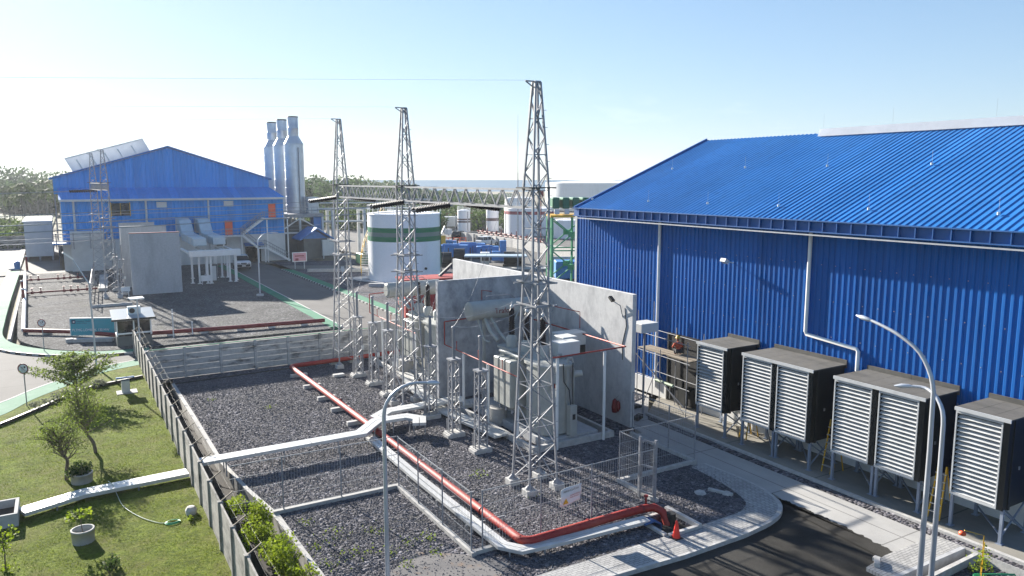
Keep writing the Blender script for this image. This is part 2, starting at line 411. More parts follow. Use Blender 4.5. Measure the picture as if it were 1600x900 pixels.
M['letter_dark'] = simple('dark_lettering', lin(.12,.11,.06), .7); M['letter_red'] = simple('red_lettering', srgb(170,70,70), .7); M['letter_white'] = simple('white_lettering', lin(.75), .6); M['navy'] = simple('navy_lettering', srgb(20,50,80), .6)
def text(par, body, size, loc, rot, mat, name='lettering', align='LEFT', sx=1):
    tx = bpy.data.curves.new(name, 'FONT'); tx.body = body; tx.size = size; tx.extrude = .002; tx.align_x = align
    tmp = bpy.data.objects.new(name, tx); COL.objects.link(tmp); dg = bpy.context.evaluated_depsgraph_get(); dg.update()
    me = bpy.data.meshes.new_from_object(tmp.evaluated_get(dg)); bpy.data.objects.remove(tmp); me.materials.clear(); me.materials.append(M[mat]); me.name = name
    o = bpy.data.objects.new(name, me); COL.objects.link(o); o.parent = par; o.location = V3(loc) - V3(ORG[par.name_full]); o.rotation_euler = rot; o.scale = (sx,1,1); return o
# ------------------------------------------------------------------ sky and sun
SUN_EL, SUN_AZ = R(20.4), R(-10.4)      # azimuth measured from +Y towards +X
w = bpy.data.worlds.new('World'); sc.world = w; w.use_nodes = True
wn = w.node_tree.nodes; wl = w.node_tree.links
bg = wn['Background']; bg.inputs['Strength'].default_value = SKY_STRENGTH
sky = wn.new('ShaderNodeTexSky'); sky.sky_type = 'NISHITA'; sky.sun_disc = False
sky.sun_elevation = SUN_EL; sky.sun_rotation = SUN_AZ; sky.altitude = 20; sky.air_density = 1.0; sky.dust_density = SKY_DUST; sky.ozone_density = 2.0
tc = wn.new('ShaderNodeTexCoord')
mp = wn.new('ShaderNodeMapping'); mp.inputs['Scale'].default_value = (1.6, 1.6, 5.5); mp.inputs['Location'].default_value = (.35, .1, 0)
wl.new(tc.outputs['Generated'], mp.inputs['Vector'])
nz = wn.new('ShaderNodeTexNoise'); nz.inputs['Scale'].default_value = 3.4; nz.inputs['Detail'].default_value = 7; nz.inputs['Roughness'].default_value = .55
wl.new(mp.outputs[0], nz.inputs['Vector'])
cr = wn.new('ShaderNodeValToRGB'); cr.color_ramp.elements[0].position = .60; cr.color_ramp.elements[1].position = .74
wl.new(nz.outputs['Fac'], cr.inputs[0])
sp = wn.new('ShaderNodeSeparateXYZ'); wl.new(tc.outputs['Generated'], sp.inputs[0])
lo = wn.new('ShaderNodeMapRange'); lo.inputs['From Min'].default_value = .14; lo.inputs['From Max'].default_value = .03; wl.new(sp.outputs['Z'], lo.inputs['Value'])
mu = wn.new('ShaderNodeMath'); mu.operation = 'MULTIPLY'; wl.new(cr.outputs['Color'], mu.inputs[0]); wl.new(lo.outputs[0], mu.inputs[1])
m2 = wn.new('ShaderNodeMath'); m2.operation = 'MULTIPLY'; m2.inputs[1].default_value = .55; wl.new(mu.outputs[0], m2.inputs[0])
mx = wn.new('ShaderNodeMix'); mx.data_type = 'RGBA'; wl.new(m2.outputs[0], mx.inputs[0]); sa = wn.new('ShaderNodeVectorMath'); sa.operation = 'MULTIPLY_ADD'; sa.inputs[1].default_value = (.13,)*3; sa.inputs[2].default_value = (1,)*3; wl.new(sky.outputs[0], sa.inputs[0])
sb = wn.new('ShaderNodeVectorMath'); sb.operation = 'DIVIDE'; wl.new(sky.outputs[0], sb.inputs[0]); wl.new(sa.outputs[0], sb.inputs[1])
sg = wn.new('ShaderNodeVectorMath'); sg.operation = 'SCALE'; sg.inputs['Scale'].default_value = 1.48; wl.new(sb.outputs[0], sg.inputs[0]); wl.new(sg.outputs[0], mx.inputs[6]); mx.inputs[7].default_value = CLOUD
tn = wn.new('ShaderNodeMix'); tn.data_type = 'RGBA'; tn.blend_type = 'MULTIPLY'; tn.inputs[0].default_value = 1; wl.new(mx.outputs[2], tn.inputs[6]); tn.inputs[7].default_value = SKY_TINT
wl.new(tn.outputs[2], bg.inputs['Color'])
sl = bpy.data.lights.new('sun', 'SUN'); sl.energy = SUN_E; sl.angle = R(.55); sl.color = (1, .94, .85)
so = bpy.data.objects.new('sun', sl); COL.objects.link(so)
sd = Vector((math.sin(SUN_AZ)*math.cos(SUN_EL), math.cos(SUN_AZ)*math.cos(SUN_EL), math.sin(SUN_EL)))
so.rotation_euler = sd.to_track_quat('Z', 'Y').to_euler(); so.location = (0, 0, 60)
vs = sc.view_settings; vs.view_transform = 'Standard'; vs.look = 'None'; vs.gamma = 1; vs.exposure = EXPOSURE; vs.use_curve_mapping = False

# ------------------------------------------------------------------ ground
sheet('ground', [(-900,-60),(1100,-60),(1100,300),(700,520),(420,760),(60,900),(-900,900)], -.6, M['earth'])
sheet('sea', [(-40000,-3000),(45000,-3000),(45000,45000),(-40000,45000)], -4, M['sea'])
gs = [(-.0,0)]
# lawn and its curved walkway
edge_hedge = smooth_line([(-14,36),(-9,40.5),(-5.2,44),(-3.45,45.87),(-1.81,48.1),(.42,51.26),(2.53,52.3),(3.75,52.9)])
edge_in = smooth_line([(-14,41.5),(-9,44.2),(-5.5,46.4),(-3.55,47.8),(-2.17,50.45),(-.57,52.67),(1.6,55.4),(3.9,56.6)])
edge_out = smooth_line([(-14,44),(-9,47.2),(-5.6,49.3),(-3.71,50.63),(-2.2,52.9),(-.55,54.94),(1.5,57.1),(3.93,58.3)])
sheet('lawn', [(-30,10),(3.95,10)] + [p for p in edge_in[::-1]] + [(-30,34)], 0, M['grass'], .3)
struct(MB().prism(edge_in + edge_out[::-1], -.3, .012).build('walkway', M['walkgreen']))
up_out = smooth_line([(-6.6,125),(-6.45,95),(-6.2,80),(-5.7,72),(-4.61,67.42),(-2.1,63.98),(1.48,61.6),(5,61.3)])
up_in = smooth_line([(-5.35,125),(-5.15,95),(-4.95,80),(-4.7,73),(-3.6,68.6),(-1.2,64.9),(1.9,62.6),(5,62.3)])
struct(MB().prism(up_out + up_in[::-1], -.3, .012).build('walkway', M['walkgreen']))
struct(MB().prism([(-6.9,129),(-5.5,129),(-5.9,163),(-6.6,163)], -.3, .012).build('walkway', M['footing']))
# road behind the fence, and the long service road
sheet('road', [(-40,36),(-14,44)] + edge_out[7*3:] + [(3.95,52),(27,52),(27,62.3),(5,62.3)] + up_out[::-1] + [(-6.6,240),(-40,240)], -.13, M['road'], .2)
sheet('service_road', [(20.2,62.31),(26.5,62.31),(26.5,119),(20.3,119)], -.128, M['road'], .2)
def strip(name, pts_a, pts_b, z0, z1, mat): return struct(MB().prism(pts_a + pts_b[::-1], z0, z1).build(name, mat))
strip('walkway', [(19.2,63.2),(19.35,118)], [(20.2,63.2),(20.35,118)], -.3, .012, M['walkgreen2'])
strip('walkway', [(26.5,63),(26.5,109)], [(27.6,63),(27.6,107)], -.3, .012, M['walkgreen2'])
strip('kerb', [(20.2,63.2),(20.35,118)], [(20.33,63.2),(20.48,118)], -.3, .02, M['footing'])
# painted kerbs, black and white blocks
def painted(line, off, step=.5):
    a, b = MB(), MB(); acc = 0; tog = 0; L = [V3(p) for p in line]
    segs = []; cur = L[0]; i = 1; need = step
    pts = [cur]
    for p, q in zip(L[:-1], L[1:]):
        d = q - p; l = np.linalg.norm(d); t = 0
        while l - t >= need:
            t += need; pts.append(p + d/l*t); need = step
        need -= l - t
    for k in range(len(pts)-1):
        p, q = pts[k], pts[k+1]; d = (q-p)/np.linalg.norm(q-p); nrm = np.array([-d[1], d[0]])*off
        (a if k % 2 else b).prism([tuple(p), tuple(q), tuple(q+nrm), tuple(p+nrm)], -.3, .02)
    struct(a.build('kerb', M['black'])); struct(b.build('kerb', M['footing']))
painted(up_out, -.14, .55)
painted([(26.5,63),(26.5,109)], .16, .55)
strip('kerb', edge_out, [(x-.1, y+.1) for x, y in edge_out], -.3, .02, M['footing'])
hk = edge_hedge
strip('kerb', hk, [(x+.05, y-.18) for x, y in hk], -.2, .16, M['darkmetal'])
# left gravel yard with its drain
sheet('gravel_yard', [p for p in smooth_line([(-3.7,72),(-3.1,69),(-1.1,65.2),(1.9,62.9),(5,62.6)])] + [(19.2,62.6),(19.3,121.5),(-4.6,121.5),(-4.3,90)], -.004, M['gravel2'], .3)
strip('kerb', [(-4.3,71),(-4.75,121)], [(-4.1,71),(-4.55,121)], -.5, .05, M['footing'])
sheet('yard_slab', [(-8,119.5),(4,119.5),(4,121.8),(-.3,123),(-.3,170),(-5.4,170),(-5.3,122)], .008, M['roadd'], .2)
sheet('yard_slab', [(19.3,118.4),(34,118.4),(34,124),(19.3,124)], -.02, M['roadd'], .2)
sheet('gravel_yard', [(27.6,52),(46,52),(52,70),(48,113),(27.6,119)], -.03, M['gravel'], .2)
sheet('yard_slab', [(27.6,107.5),(47,99),(47,103),(27.6,113.5)], -.012, M['roadd'], .2)
sheet('yard_slab', [(46,45),(140,45),(150,190),(40,190),(44,120),(48,113),(52,70),(47,56)], -.05, M['road'], .2)
# main gravel yard
path_in = [(5.9,20.6),(8,19.4),(10,19.2),(13.89,19.16),(18.84,19.15),(21.2,19.2)] + smooth_line([(21.64,19.31),(22.3,19.75),(22.75,20.9),(23.0,22.4),(23.07,23.57)], 4)
path_out = [(5.9,18.3),(10,18.1),(14.32,18.05),(17.25,17.9),(20.2,17.95)] + smooth_line([(21.4,18.1),(22.5,18.45),(23.3,19.1),(23.8,20.2),(23.92,21.6),(23.8,23.6)], 4)
pit = [(17.72,20.5),(19.02,20.53),(19.0,19.16),(17.7,19.16)]
sheet('gravel_yard', [(5.4,51.5),(5.2,49.7),(5.38,34.7),(6.11,27.77),(6.25,23)] + path_in[:4] + [(17.7,19.16),(17.72,20.5),(19.02,20.53),(19.0,19.16)] + path_in[5:] + [(23.5,24),(23.5,29),(24.4,29),(24.4,51.5)], 0, M['gravel'], .45)
struct(MB().prism(path_in + path_out[::-1], -.5, .015).build('footpath', M['paver']))
strip('kerb', path_out, [(x + .12*(1 if x > 21.5 else 0), y - (.12 if x < 23.5 else .03)) for x, y in path_out], -.5, .02, M['footing'])
sheet('asphalt_road', [(-5,4),(21.8,4),(21.8,13.5),(23.1,14.4),(23.5,14.9),(23.62,18.6),(23.6,19.8),(24.3,23.9),(5,19),(-5,19)], -.14, M['asphalt'], .3)
sheet('apron', [(23.0,14.4),(26.0,14.4),(26.05,24),(26.1,30),(29.2,33.5),(29.3,52),(24.5,52),(24.5,28.5),(23.7,28.5),(23.7,24),(24.05,22.5),(24.1,19.9),(23.72,18.6),(23.6,14.9)], -.11, M['apron'], .3)
rag = [(23.72+.30*math.sin((y-14.4)*.46)+.035*math.sin(y*7.3)+.03*math.sin(y*17.1+1)+npr.normal(0,.02), y) for y in np.linspace(14.42,21.2,110)]
sheet('asphalt_road', [(23.0,14.42)]+rag+[(23.98,21.8),(23.5,20)], -.106, M['asphalt'])
sheet('gravel_strip', [(26.0,8),(26.45,8),(26.45,30.5),(26.05,29)], -.07, M['gravel'], .3)
strip('kerb', [(26.45,8),(26.45,30.6)], [(26.62,8),(26.62,30.6)], -.4, .03, M['footing'])
sheet('slab', [(26.62,4),(29.38,4),(29.38,32.5),(28.9,32.5),(26.62,30.6)], .0, M['slab'], .3)
sheet('footpath', [(21.8,13.46),(26.0,13.46),(26.0,14.39),(23.1,14.39),(21.8,14.2)], -.02, M['paver'], .5)
# open drain and planting bed at lower right
strip('kerb', [(18,13.3),(25.95,13.3)], [(18,13.45),(25.95,13.45)], -.59, -.02, M['streakconc'])
strip('kerb', [(18,12.78),(25.95,12.98)], [(18,12.62),(25.95,12.84)], -.59, -.03, M['footing'])
strip('kerb', [(25.98,6),(25.98,13.44)], [(26.0,6),(26.0,13.44)], -.59, .0, M['footing'])
sheet('gravel_yard', [(18,4),(25.97,4),(25.97,12.83),(18,12.6)], -.30, M['gravel'], .25)
# dirt ditch between fence and gravel, kerbs of the gravel yard
sheet('ditch', [(4.0,18),(5.9,18),(6.2,24),(6.05,27.8),(5.3,34.7),(5.15,51.7),(4.0,51.7)], -.5, M['dirt'])
ka = [(5.15,50.0),(5.22,42),(5.3,34.7),(5.66,31),(6.05,27.8),(6.2,24.5),(6.25,21)]
strip('kerb', ka, [(x+.2+.04*math.sin(y*3), y) for x, y in ka], -.6, .05, M['concrete'])
strip('kerb', [(5.35,49.9),(17.6,50.6)], [(5.35,50.1),(17.6,50.8)], -.2, .03, M['dirt'])
mb = MB(); mb.box(6.1,11.2,27.95,28.13,-.3,.14); mb.box(11.02,11.2,21.3,27.949,-.3,.14); mb.box(11.2,12.3,21.36,21.52,-.3,.139)
struct(mb.build('kerb', M['concrete']))
mb = MB(); mb.box(19.2,23.6,23.78,23.95,-.3,.15); mb.box(23.48,23.65,23.951,28.3,-.3,.15); mb.box(19.2,19.38,21.5,23.779,-.3,.15)
struct(mb.build('kerb', M['footing']))
# bare earth patch at the bottom
sheet('dirt_patch', [(8.2,21.7),(9.6,22.6),(11.4,21.2),(11.9,20.3),(10.8,19.4),(8.7,19.6)], .006, M['patch'])

# loose stones on the near gravel: nobody could count them
def stones(name, n, x0, x1, y0, y1, keep, r0, r1, z=0):
    X = npr.uniform(x0, x1, n); Y = npr.uniform(y0, y1, n); k = keep(X, Y); X, Y = X[k], Y[k]; n = len(X)
    r = npr.uniform(r0, r1, n) ; ax = npr.uniform(.7, 1.4, (n, 3))*r[:, None]; ax[:, 2] *= .75
    base = np.array([(1,0,0),(0,1,0),(-1,0,0),(0,-1,0),(0.2,.2,1)])
    th = npr.uniform(0, 6.28, n); c, s = np.cos(th), np.sin(th)
    b = base[None]*ax[:, None, :] + np.concatenate([npr.normal(0, .25, (n,5,2))*r[:,None,None], npr.normal(0,.12,(n,5,1))*r[:,None,None]], 2)
    q = np.stack([b[...,0]*c[:,None]-b[...,1]*s[:,None]+X[:,None], b[...,0]*s[:,None]+b[...,1]*c[:,None]+Y[:,None], b[...,2]+z], -1).reshape(-1,3)
    i = (np.arange(n)*5)[:,None]
    f = np.concatenate([i+np.array(t) for t in ((0,1,4),(1,2,4),(2,3,4),(3,0,4))], 0)
    me = bpy.data.meshes.new(name); me.from_pydata(q.tolist(), [], f.tolist()); me.materials.append(M['stone'])
    o = bpy.data.objects.new(name, me); COL.objects.link(o); stuff(o); return o
def keep_main(X, Y):
    k = (X > 5.5 + np.clip((34-Y)*.11, 0, .95)) & (X < 23.3) & (Y > 19.25) & ~((X > 17.5) & (X < 19.2) & (Y < 20.7))
    k &= ~((X > 18.0) & (Y > 28.4)) & ~((X > 22.3) & (Y < 21.3)) & ~((Y < 22.3) & (X > 8.6) & (X < 11.2) & (npr.uniform(size=len(X)) < .7))
    return k
stones('gravel', 130000, 5.4, 23.4, 19.2, 50, keep_main, .014, .04)
stones('gravel', 1800, 19, 25.9, 8, 12.6, lambda X, Y: X > 0, .025, .05, -.3)
# weeds growing in the gravel and grass on the lawn
mb = MB()
for cx, cy, r in [(7.0,26.6,.35),(8.9,24.6,.6),(7.6,25.3,.5),(9.6,23.2,.4),(10.4,23.3,.45),(7.9,23.4,.6),(8.7,23.0,.4),(6.7,24.4,.5),(10.2,22.2,.35),(9.0,21.9,.35),(14.6,27.5,.5),(15.4,24.6,.4),(6.9,23.2,.5),(9.2,42,.3),(6.6,45,.3)]:
    n = int(70*r); leaves(mb, np.c_[npr.normal(cx, r*.5, n), npr.normal(cy, r*.5, n), npr.uniform(.02, .13, n)], .09)
stuff(mb.build('weeds', M['leaf_olive']))
n = 120000
X = npr.uniform(-9, 3.85, n); Y = npr.uniform(21, 53, n)
hx = np.array([p[0] for p in edge_hedge]); hy = np.array([p[1] for p in edge_hedge])
k = Y < np.interp(X, hx, hy) - .2; X, Y = X[k], Y[k]; n = len(X)
patch = npr.uniform(size=n) < (.75 + .35*np.sin(X*1.7+np.sin(Y*.9)*2)*np.sin(Y*1.3+X*.6)); X, Y = X[patch], Y[patch]; n = len(X)
h = npr.uniform(.02, .06, n); th = npr.uniform(0, 6.28, n); wd = npr.uniform(.006, .013, n)
lean = npr.normal(0, .04, (n, 2))
q = np.stack([np.c_[X-np.cos(th)*wd, Y-np.sin(th)*wd, np.zeros(n)], np.c_[X+np.cos(th)*wd, Y+np.sin(th)*wd, np.zeros(n)], np.c_[X+lean[:,0], Y+lean[:,1], h]], 1).reshape(-1,3)
me = bpy.data.meshes.new('grass'); me.from_pydata(q.tolist(), [], np.arange(3*n).reshape(-1,3).tolist()); me.materials.append(M['blade'])
o = bpy.data.objects.new('grass', me); COL.objects.link(o); stuff(o)
# ------------------------------------------------------------------ blue machine hall on the right
XW, XE, YF = 29.4, 28.75, 41.3
hall = thing('machine_hall', 'long blue corrugated metal hall with a ribbed blue roof beside the louvred hoods', 'industrial hall', (XW, YF, 0))
def ribs(y0, y1, pitch, h, x, inward=1):
    pr = []; y = y0
    while y < y1:
        pr += [(y, 0), (y+pitch*.42, 0), (y+pitch*.54, h), (y+pitch*.88, h)]; y += pitch
    return [(a, b) for a, b in pr if a <= y1]
mb = MB(); pr = ribs(-4, YF, .29, .05, XW)
vs = []; fs = []
for y, h in pr: vs += [(XW - h, y, .9), (XW - h, y, 10.45)]
for i in range(len(pr)-1): fs.append((2*i, 2*i+1, 2*i+3, 2*i+2))
# three openings in the sheet are closed by dark recess boxes built in front
mb.add(vs, fs); mb.add([(XW,YF-.01,.9),(51.4,YF,.9),(51.4,YF,10.4),(40.2,YF-.72,15.0),(XW,YF,10.4)], [(0,1,2,3,4)])
mb.add([(XW,-4,.9),(51.4,-4,.9),(51.4,-4,10.4),(40.2,-4,15.0),(XW,-4,10.4)], [(4,3,2,1,0)]); mb.add([(51.4,-4,0),(51.4,YF,0),(51.4,YF,10.4),(51.4,-4,10.4)], [(0,1,2,3)])
mb.cm = 1
for z in (2.3,3.9,5.5,7.1,8.7):
    y = 4.0
    while y < YF: mb.box(XW-.066, XW-.049, y+.25, y+.285, z, z+.035); y += .72
mb.build('wall', [M['bluewall'], M['galv']], hall)
MB().box(XW-.12, XW+.2, -4, 29.7, 0, .9).box(XW-.12, XW+.2, 32.0, YF+.1, 0, .9).build('plinth', M['white'], hall)
mb = MB(); pr = ribs(-5, YF-.7, .31, .036, 0); vs = []; fs = []
sl_ = (15.28-10.68)/(40.2-XE)
for y, h in pr: vs += [(XE - h*.36, y, 10.68 + h), (40.2, y, 15.28 + h), (52.0, y, 10.62 + h)]
for i in range(len(pr)-1): fs += [(3*i, 3*i+3, 3*i+4, 3*i+1), (3*i+1, 3*i+4, 3*i+5, 3*i+2)]
mb.add(vs, fs); mb.add([(XE,-5,10.66),(40.2,-5,15.26),(40.2,YF-.7,15.26),(XE,YF-.7,10.66)], [(0,1,2,3)])
roof = mb.build('roof', M['blueroof'], hall)
mb = MB(); mb.bar((XE-.05,YF-.66,10.7),(40.2,YF-.66,15.33),.12,.2); mb.build('barge_board', M['bluetrim'], roof)
mb = MB(); mb.box(XE-.10, XE-.02, -5, YF-.7, 10.18, 10.72); mb.box(XE-.22, XE-.101, -5, YF-.7, 10.2, 10.25); mb.box(XE-.24, XE-.101, -5, YF-.7, 10.68, 10.73)
y = -4.9
while y < YF-.75: mb.box(XE-.22, XE-.101, y, y+.04, 10.251, 10.679); y += .7
mb.box(XE-.02, XW-.05, -5, YF-.75, 10.18, 10.22)
mb.build('eaves_gutter', M['bluetrim'], roof)
MB().box(XE-.2, XE-.13, 5, YF-.8, 10.05, 10.11).build('cable_pipe', M['galv_pole'], hall)
MB().box(XW-.09, XW-.0, YF-.12, YF+.1, .9, 10.17).build('corner_trim', M['offwhite'], hall)
d1 = MB().cyl((XW-.16, 33.0, .5), (XW-.16, 33.0, 10.16), .085); d1.build('downpipe', M['white'], hall)
d2 = MB().cyl((XW-.16, 22.85, 5.55), (XW-.16, 22.85, 10.16), .085); d2.tube([(XW-.16,22.85,5.6),(XW-.16,22.8,5.45),(XW-.16,20.2,5.25),(XW-.16,20.1,5.15),(XW-.16,20.1,3.2)], .085); d2.build('downpipe', M['white'], hall)
mb = MB(); mb.extr([(39.4,15.08),(41.1,15.08),(41.0,15.52),(39.6,15.52)], 'y', -5, 30.7); rv = mb.build('ridge_vent', M['palevent'], hall)
for i, (y, t) in enumerate([(4,0),(10.5,0),(15.5,0),(21,0),(26.5,0),(31,0)]): MB().cyl((40.3,y,15.62),(40.3,y,16.5),.006,n=4).build('lightning_rod', M['galv'], rv)
for x, ys in ((29.9, (15.2, 20.5, 25.3, 30.0, 34.8, 40.3)), (34.8, (15, 20.8, 26.4, 32, 38.2))):
    for y in ys:
        z = 10.72 + (x-XE)*sl_
        MB().cyl((x,y,z+.03),(x,y,z+.14),.06,n=8).cyl((x,y,z+.16),(x,y,z+.7),.005,n=4).build('lightning_rod', M['offwhite'], roof)
mb = MB(); mb.bar((XW-.04,27.5,8.3),(XW-.45,27.6,8.4),.05); mb.obox((XW-.55,27.62,8.42),(.3,.34,.18),0,0,.5); mb.build('floodlight', M['offwhite'], hall)
# the open bay behind the scaffold
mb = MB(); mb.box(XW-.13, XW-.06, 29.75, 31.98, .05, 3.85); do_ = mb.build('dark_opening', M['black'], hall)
mb = MB(); mb.box(XW-.17, XW-.131, 29.62, 29.75, 0, 3.95); mb.box(XW-.17, XW-.131, 31.98, 32.1, 0, 3.95); mb.box(XW-.17, XW-.131, 29.751, 31.979, 3.85, 3.95); mb.build('opening_frame', M['darkmetal'], do_)

# ------------------------------------------------------------------ louvred air intake hoods
def hood(y0, y1, label):
    cy = (y0+y1)/2; W = y1-y0
    t = thing('intake_hood', label, 'air intake hood', (27.1, cy, 0), 'louvred air intake hoods along the blue hall')
    X0 = 27.1
    mb = MB(); mb.box(X0+.34, XW-.14, y0+.05, y1-.05, 1.25, 4.42); cs = mb.build('casing', M['hoodside'], t)
    mb = MB(); z0 = 1.22
    fr = MB(); yl = y0+.24; fr.box(X0, X0+.05, yl, yl+.05, z0, 4.36); fr.box(X0, X0+.05, y1-.05, y1, z0, 4.36); fr.box(X0, X0+.2, yl+.051, y1-.051, z0, z0+.08); fr.box(X0, X0+.2, yl+.051, y1-.051, 4.26, 4.36)
    fr = fr.build('frame', M['louvre'], t)
    k = 18; p = (4.24-z0-.09)/k
    for i in range(k):
        z = z0+.1+p*i
        mb.add([(X0+.02,yl+.05,z),(X0+.02,y1-.05,z),(X0+.17,y1-.05,z+p*.60),(X0+.17,yl+.05,z+p*.60),(X0+.05,yl+.05,z-.012),(X0+.05,y1-.05,z-.012),(X0+.19,y1-.05,z+p*.58),(X0+.19,yl+.05,z+p*.58)],
               [(0,3,2,1),(4,5,6,7),(0,1,5,4),(2,3,7,6)])
    mb.build('louvre_slats', M['louvre'], fr)
    MB().box(X0+.22, X0+.26, yl+.05, y1-.061, z0+.05, 4.3).build('dark_screen', M['black'], fr)
    mb = MB(); z = 4.43
    for i in range(3):
        a = y0-.03 + (W+.06)/3*i; mb.box(X0-.02, XW-.16, a+.006, a+(W+.06)/3-.006, z, z+.05)
    tcv = mb.build('top_cover', M['hoodtop'], t)
    MB().box(X0-.06, X0-.021, y0-.03, y1+.03, z-.07, z+.06).build('front_drip_edge', M['louvre'], tcv)
    MB().box(XW-.15, XW-.10, y0-.025, y1+.025, 4.3, 4.66).build('flashing', M['hoodtop'], t)
    MB().box(X0+.04, X0+.339, y0+.03, yl+.049, 1.21, 4.41).build('shaded_frame_side', M['hoodside'], t); MB().box(X0+.051, X0+.335, y1-.06, y1-.005, 1.21, 4.42).build('shaded_frame_side', M['hoodside'], t); MB().box(X0+.30, X0+.42, y0-.01, y0+.029, 1.2, 4.42).build('side_rail', M['darkmetal'], t)  # sides of the louvre frame, coloured near black to hold their shade
    for x in (27.22, 28.9):
        for y in (y0+.06, y1-.06):
            l = MB().box(x-.05, x+.05, y-.05, y+.05, .02, 1.245); l.box(x-.11, x+.11, y-.11, y+.11, 0, .02); l.build('leg', M['steelblue'], t)
    mb = MB(); mb.bar((27.25,y0+.12,.12),(28.85,y0+.12,1.2),.05); mb.bar((27.25,y0+.12,1.2),(28.85,y0+.12,.12),.05)
    mb.bar((28.9,y0+.12,.12),(28.9,y1-.12,1.2),.05); mb.bar((27.22,y0+.12,.35),(28.9,y1-.12,.35),.05)
    mb.build('bracing', M['steelblue'], t)
    MB().obox((28.0,y0+.03,2.6),(.08,.03,.12)).build('latch', M['galv'], cs)
    return t
for a, b, l in [(25.55,27.55,'single dark-sided louvred hood on legs nearest the scaffold'),
                (22.63,24.57,'louvred hood, farther half of the middle pair below the bent white downpipe'),
                (20.66,22.57,'louvred hood, nearer half of the middle pair left of a yellow stepladder'),
                (17.68,19.62,'louvred hood, farther half of the pair with a lamp arm before it'),
                (15.75,17.62,'louvred hood partly hidden behind the two tall lamp posts'),
                (12.78,14.62,'rightmost louvred hood at the picture edge with its dark side in shade')]: hood(a, b, l)
def ladder(x, y, label, s=1.0):
    t = thing('step_ladder', label, 'stepladder', (x, y, 0), 'yellow stepladders between the hoods')
    mb = MB()
    for dy in (-.22, .22): mb.bar((x-.35, y+dy, .02), (x, y+dy*.7, 2.0*s), .045)
    for dy in (-.22, .22): mb.bar((x+.5, y+dy, .02), (x+.02, y+dy*.7, 2.0*s), .04)
    mb.build('side_rails', M['yellow'], t)
    mb = MB()
    for i in range(6): f = (i+1)/7; mb.box(x-.35+.35*f-.05, x-.35+.35*f+.05, y-.21, y+.21, 2*s*f-.015, 2*s*f+.015)
    mb.build('treads', M['aluminium'], t)
ladder(27.9, 20.1, 'yellow stepladder in the gap after the middle pair of hoods', 1.15)
ladder(27.5, 15.15, 'yellow stepladder beside the hood behind the tall lamp posts')
ladder(28.2, 25.05, 'yellow stepladder standing between the first and second hood')

# ------------------------------------------------------------------ firewalls
mb = MB(); mb.box(24.2, 24.45, 29.15, 49.4, -.1, 6.85); fw = mb.build('firewall', M['wallconc']); tag(fw, 'long pale concrete firewall running back past both transformers', 'concrete wall')
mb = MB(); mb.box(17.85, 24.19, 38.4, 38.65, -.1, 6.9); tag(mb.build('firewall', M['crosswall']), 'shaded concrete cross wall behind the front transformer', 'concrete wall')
mb = MB(); mb.box(18.2, 24.19, 50.2, 50.42, -.1, 2.6); tag(mb.build('low_wall', M['streakconc']), 'low grey concrete wall at the back of the rear transformer bay', 'concrete wall')
t = thing('wall_lamp', 'black floodlight on a bent arm at the top of the firewall', 'floodlight', (24.2, 30.4, 6.0))
MB().tube([(24.19,29.9,5.6),(24.05,29.95,6.2),(23.95,30.3,6.35)], .025).build('arm', M['galv'], t); MB().obox((23.92,30.5,6.48),(.2,.34,.12),0,.6).build('lamp_head', M['black'], t)
MB().tube([(24.185,29.75,6.1),(24.183,29.6,5.2),(24.183,29.9,4.2),(24.183,29.85,3.4)], .018).build('cable', M['darkmetal'], t)
t = thing('fire_extinguisher_hook', 'red cloth bag hung low on the firewall end', 'hung bag', (24.15, 30.1, .7))
mb = MB(); mb.lathe([(.02,.75),(.12,.65),(.17,.3),(.14,.02),(.02,0)], (24.02,30.2,.55), 10); mb.lathe([(.02,.6),(.1,.5),(.12,.2),(.02,0)], (24.05,29.95,.65), 8); mb.build('bag', M['darkred'], t)
MB().tube([(24.19,30.1,1.45),(24.08,30.1,1.4),(24.03,30.15,1.28)], .012, 6).build('hook', M['galv'], t)

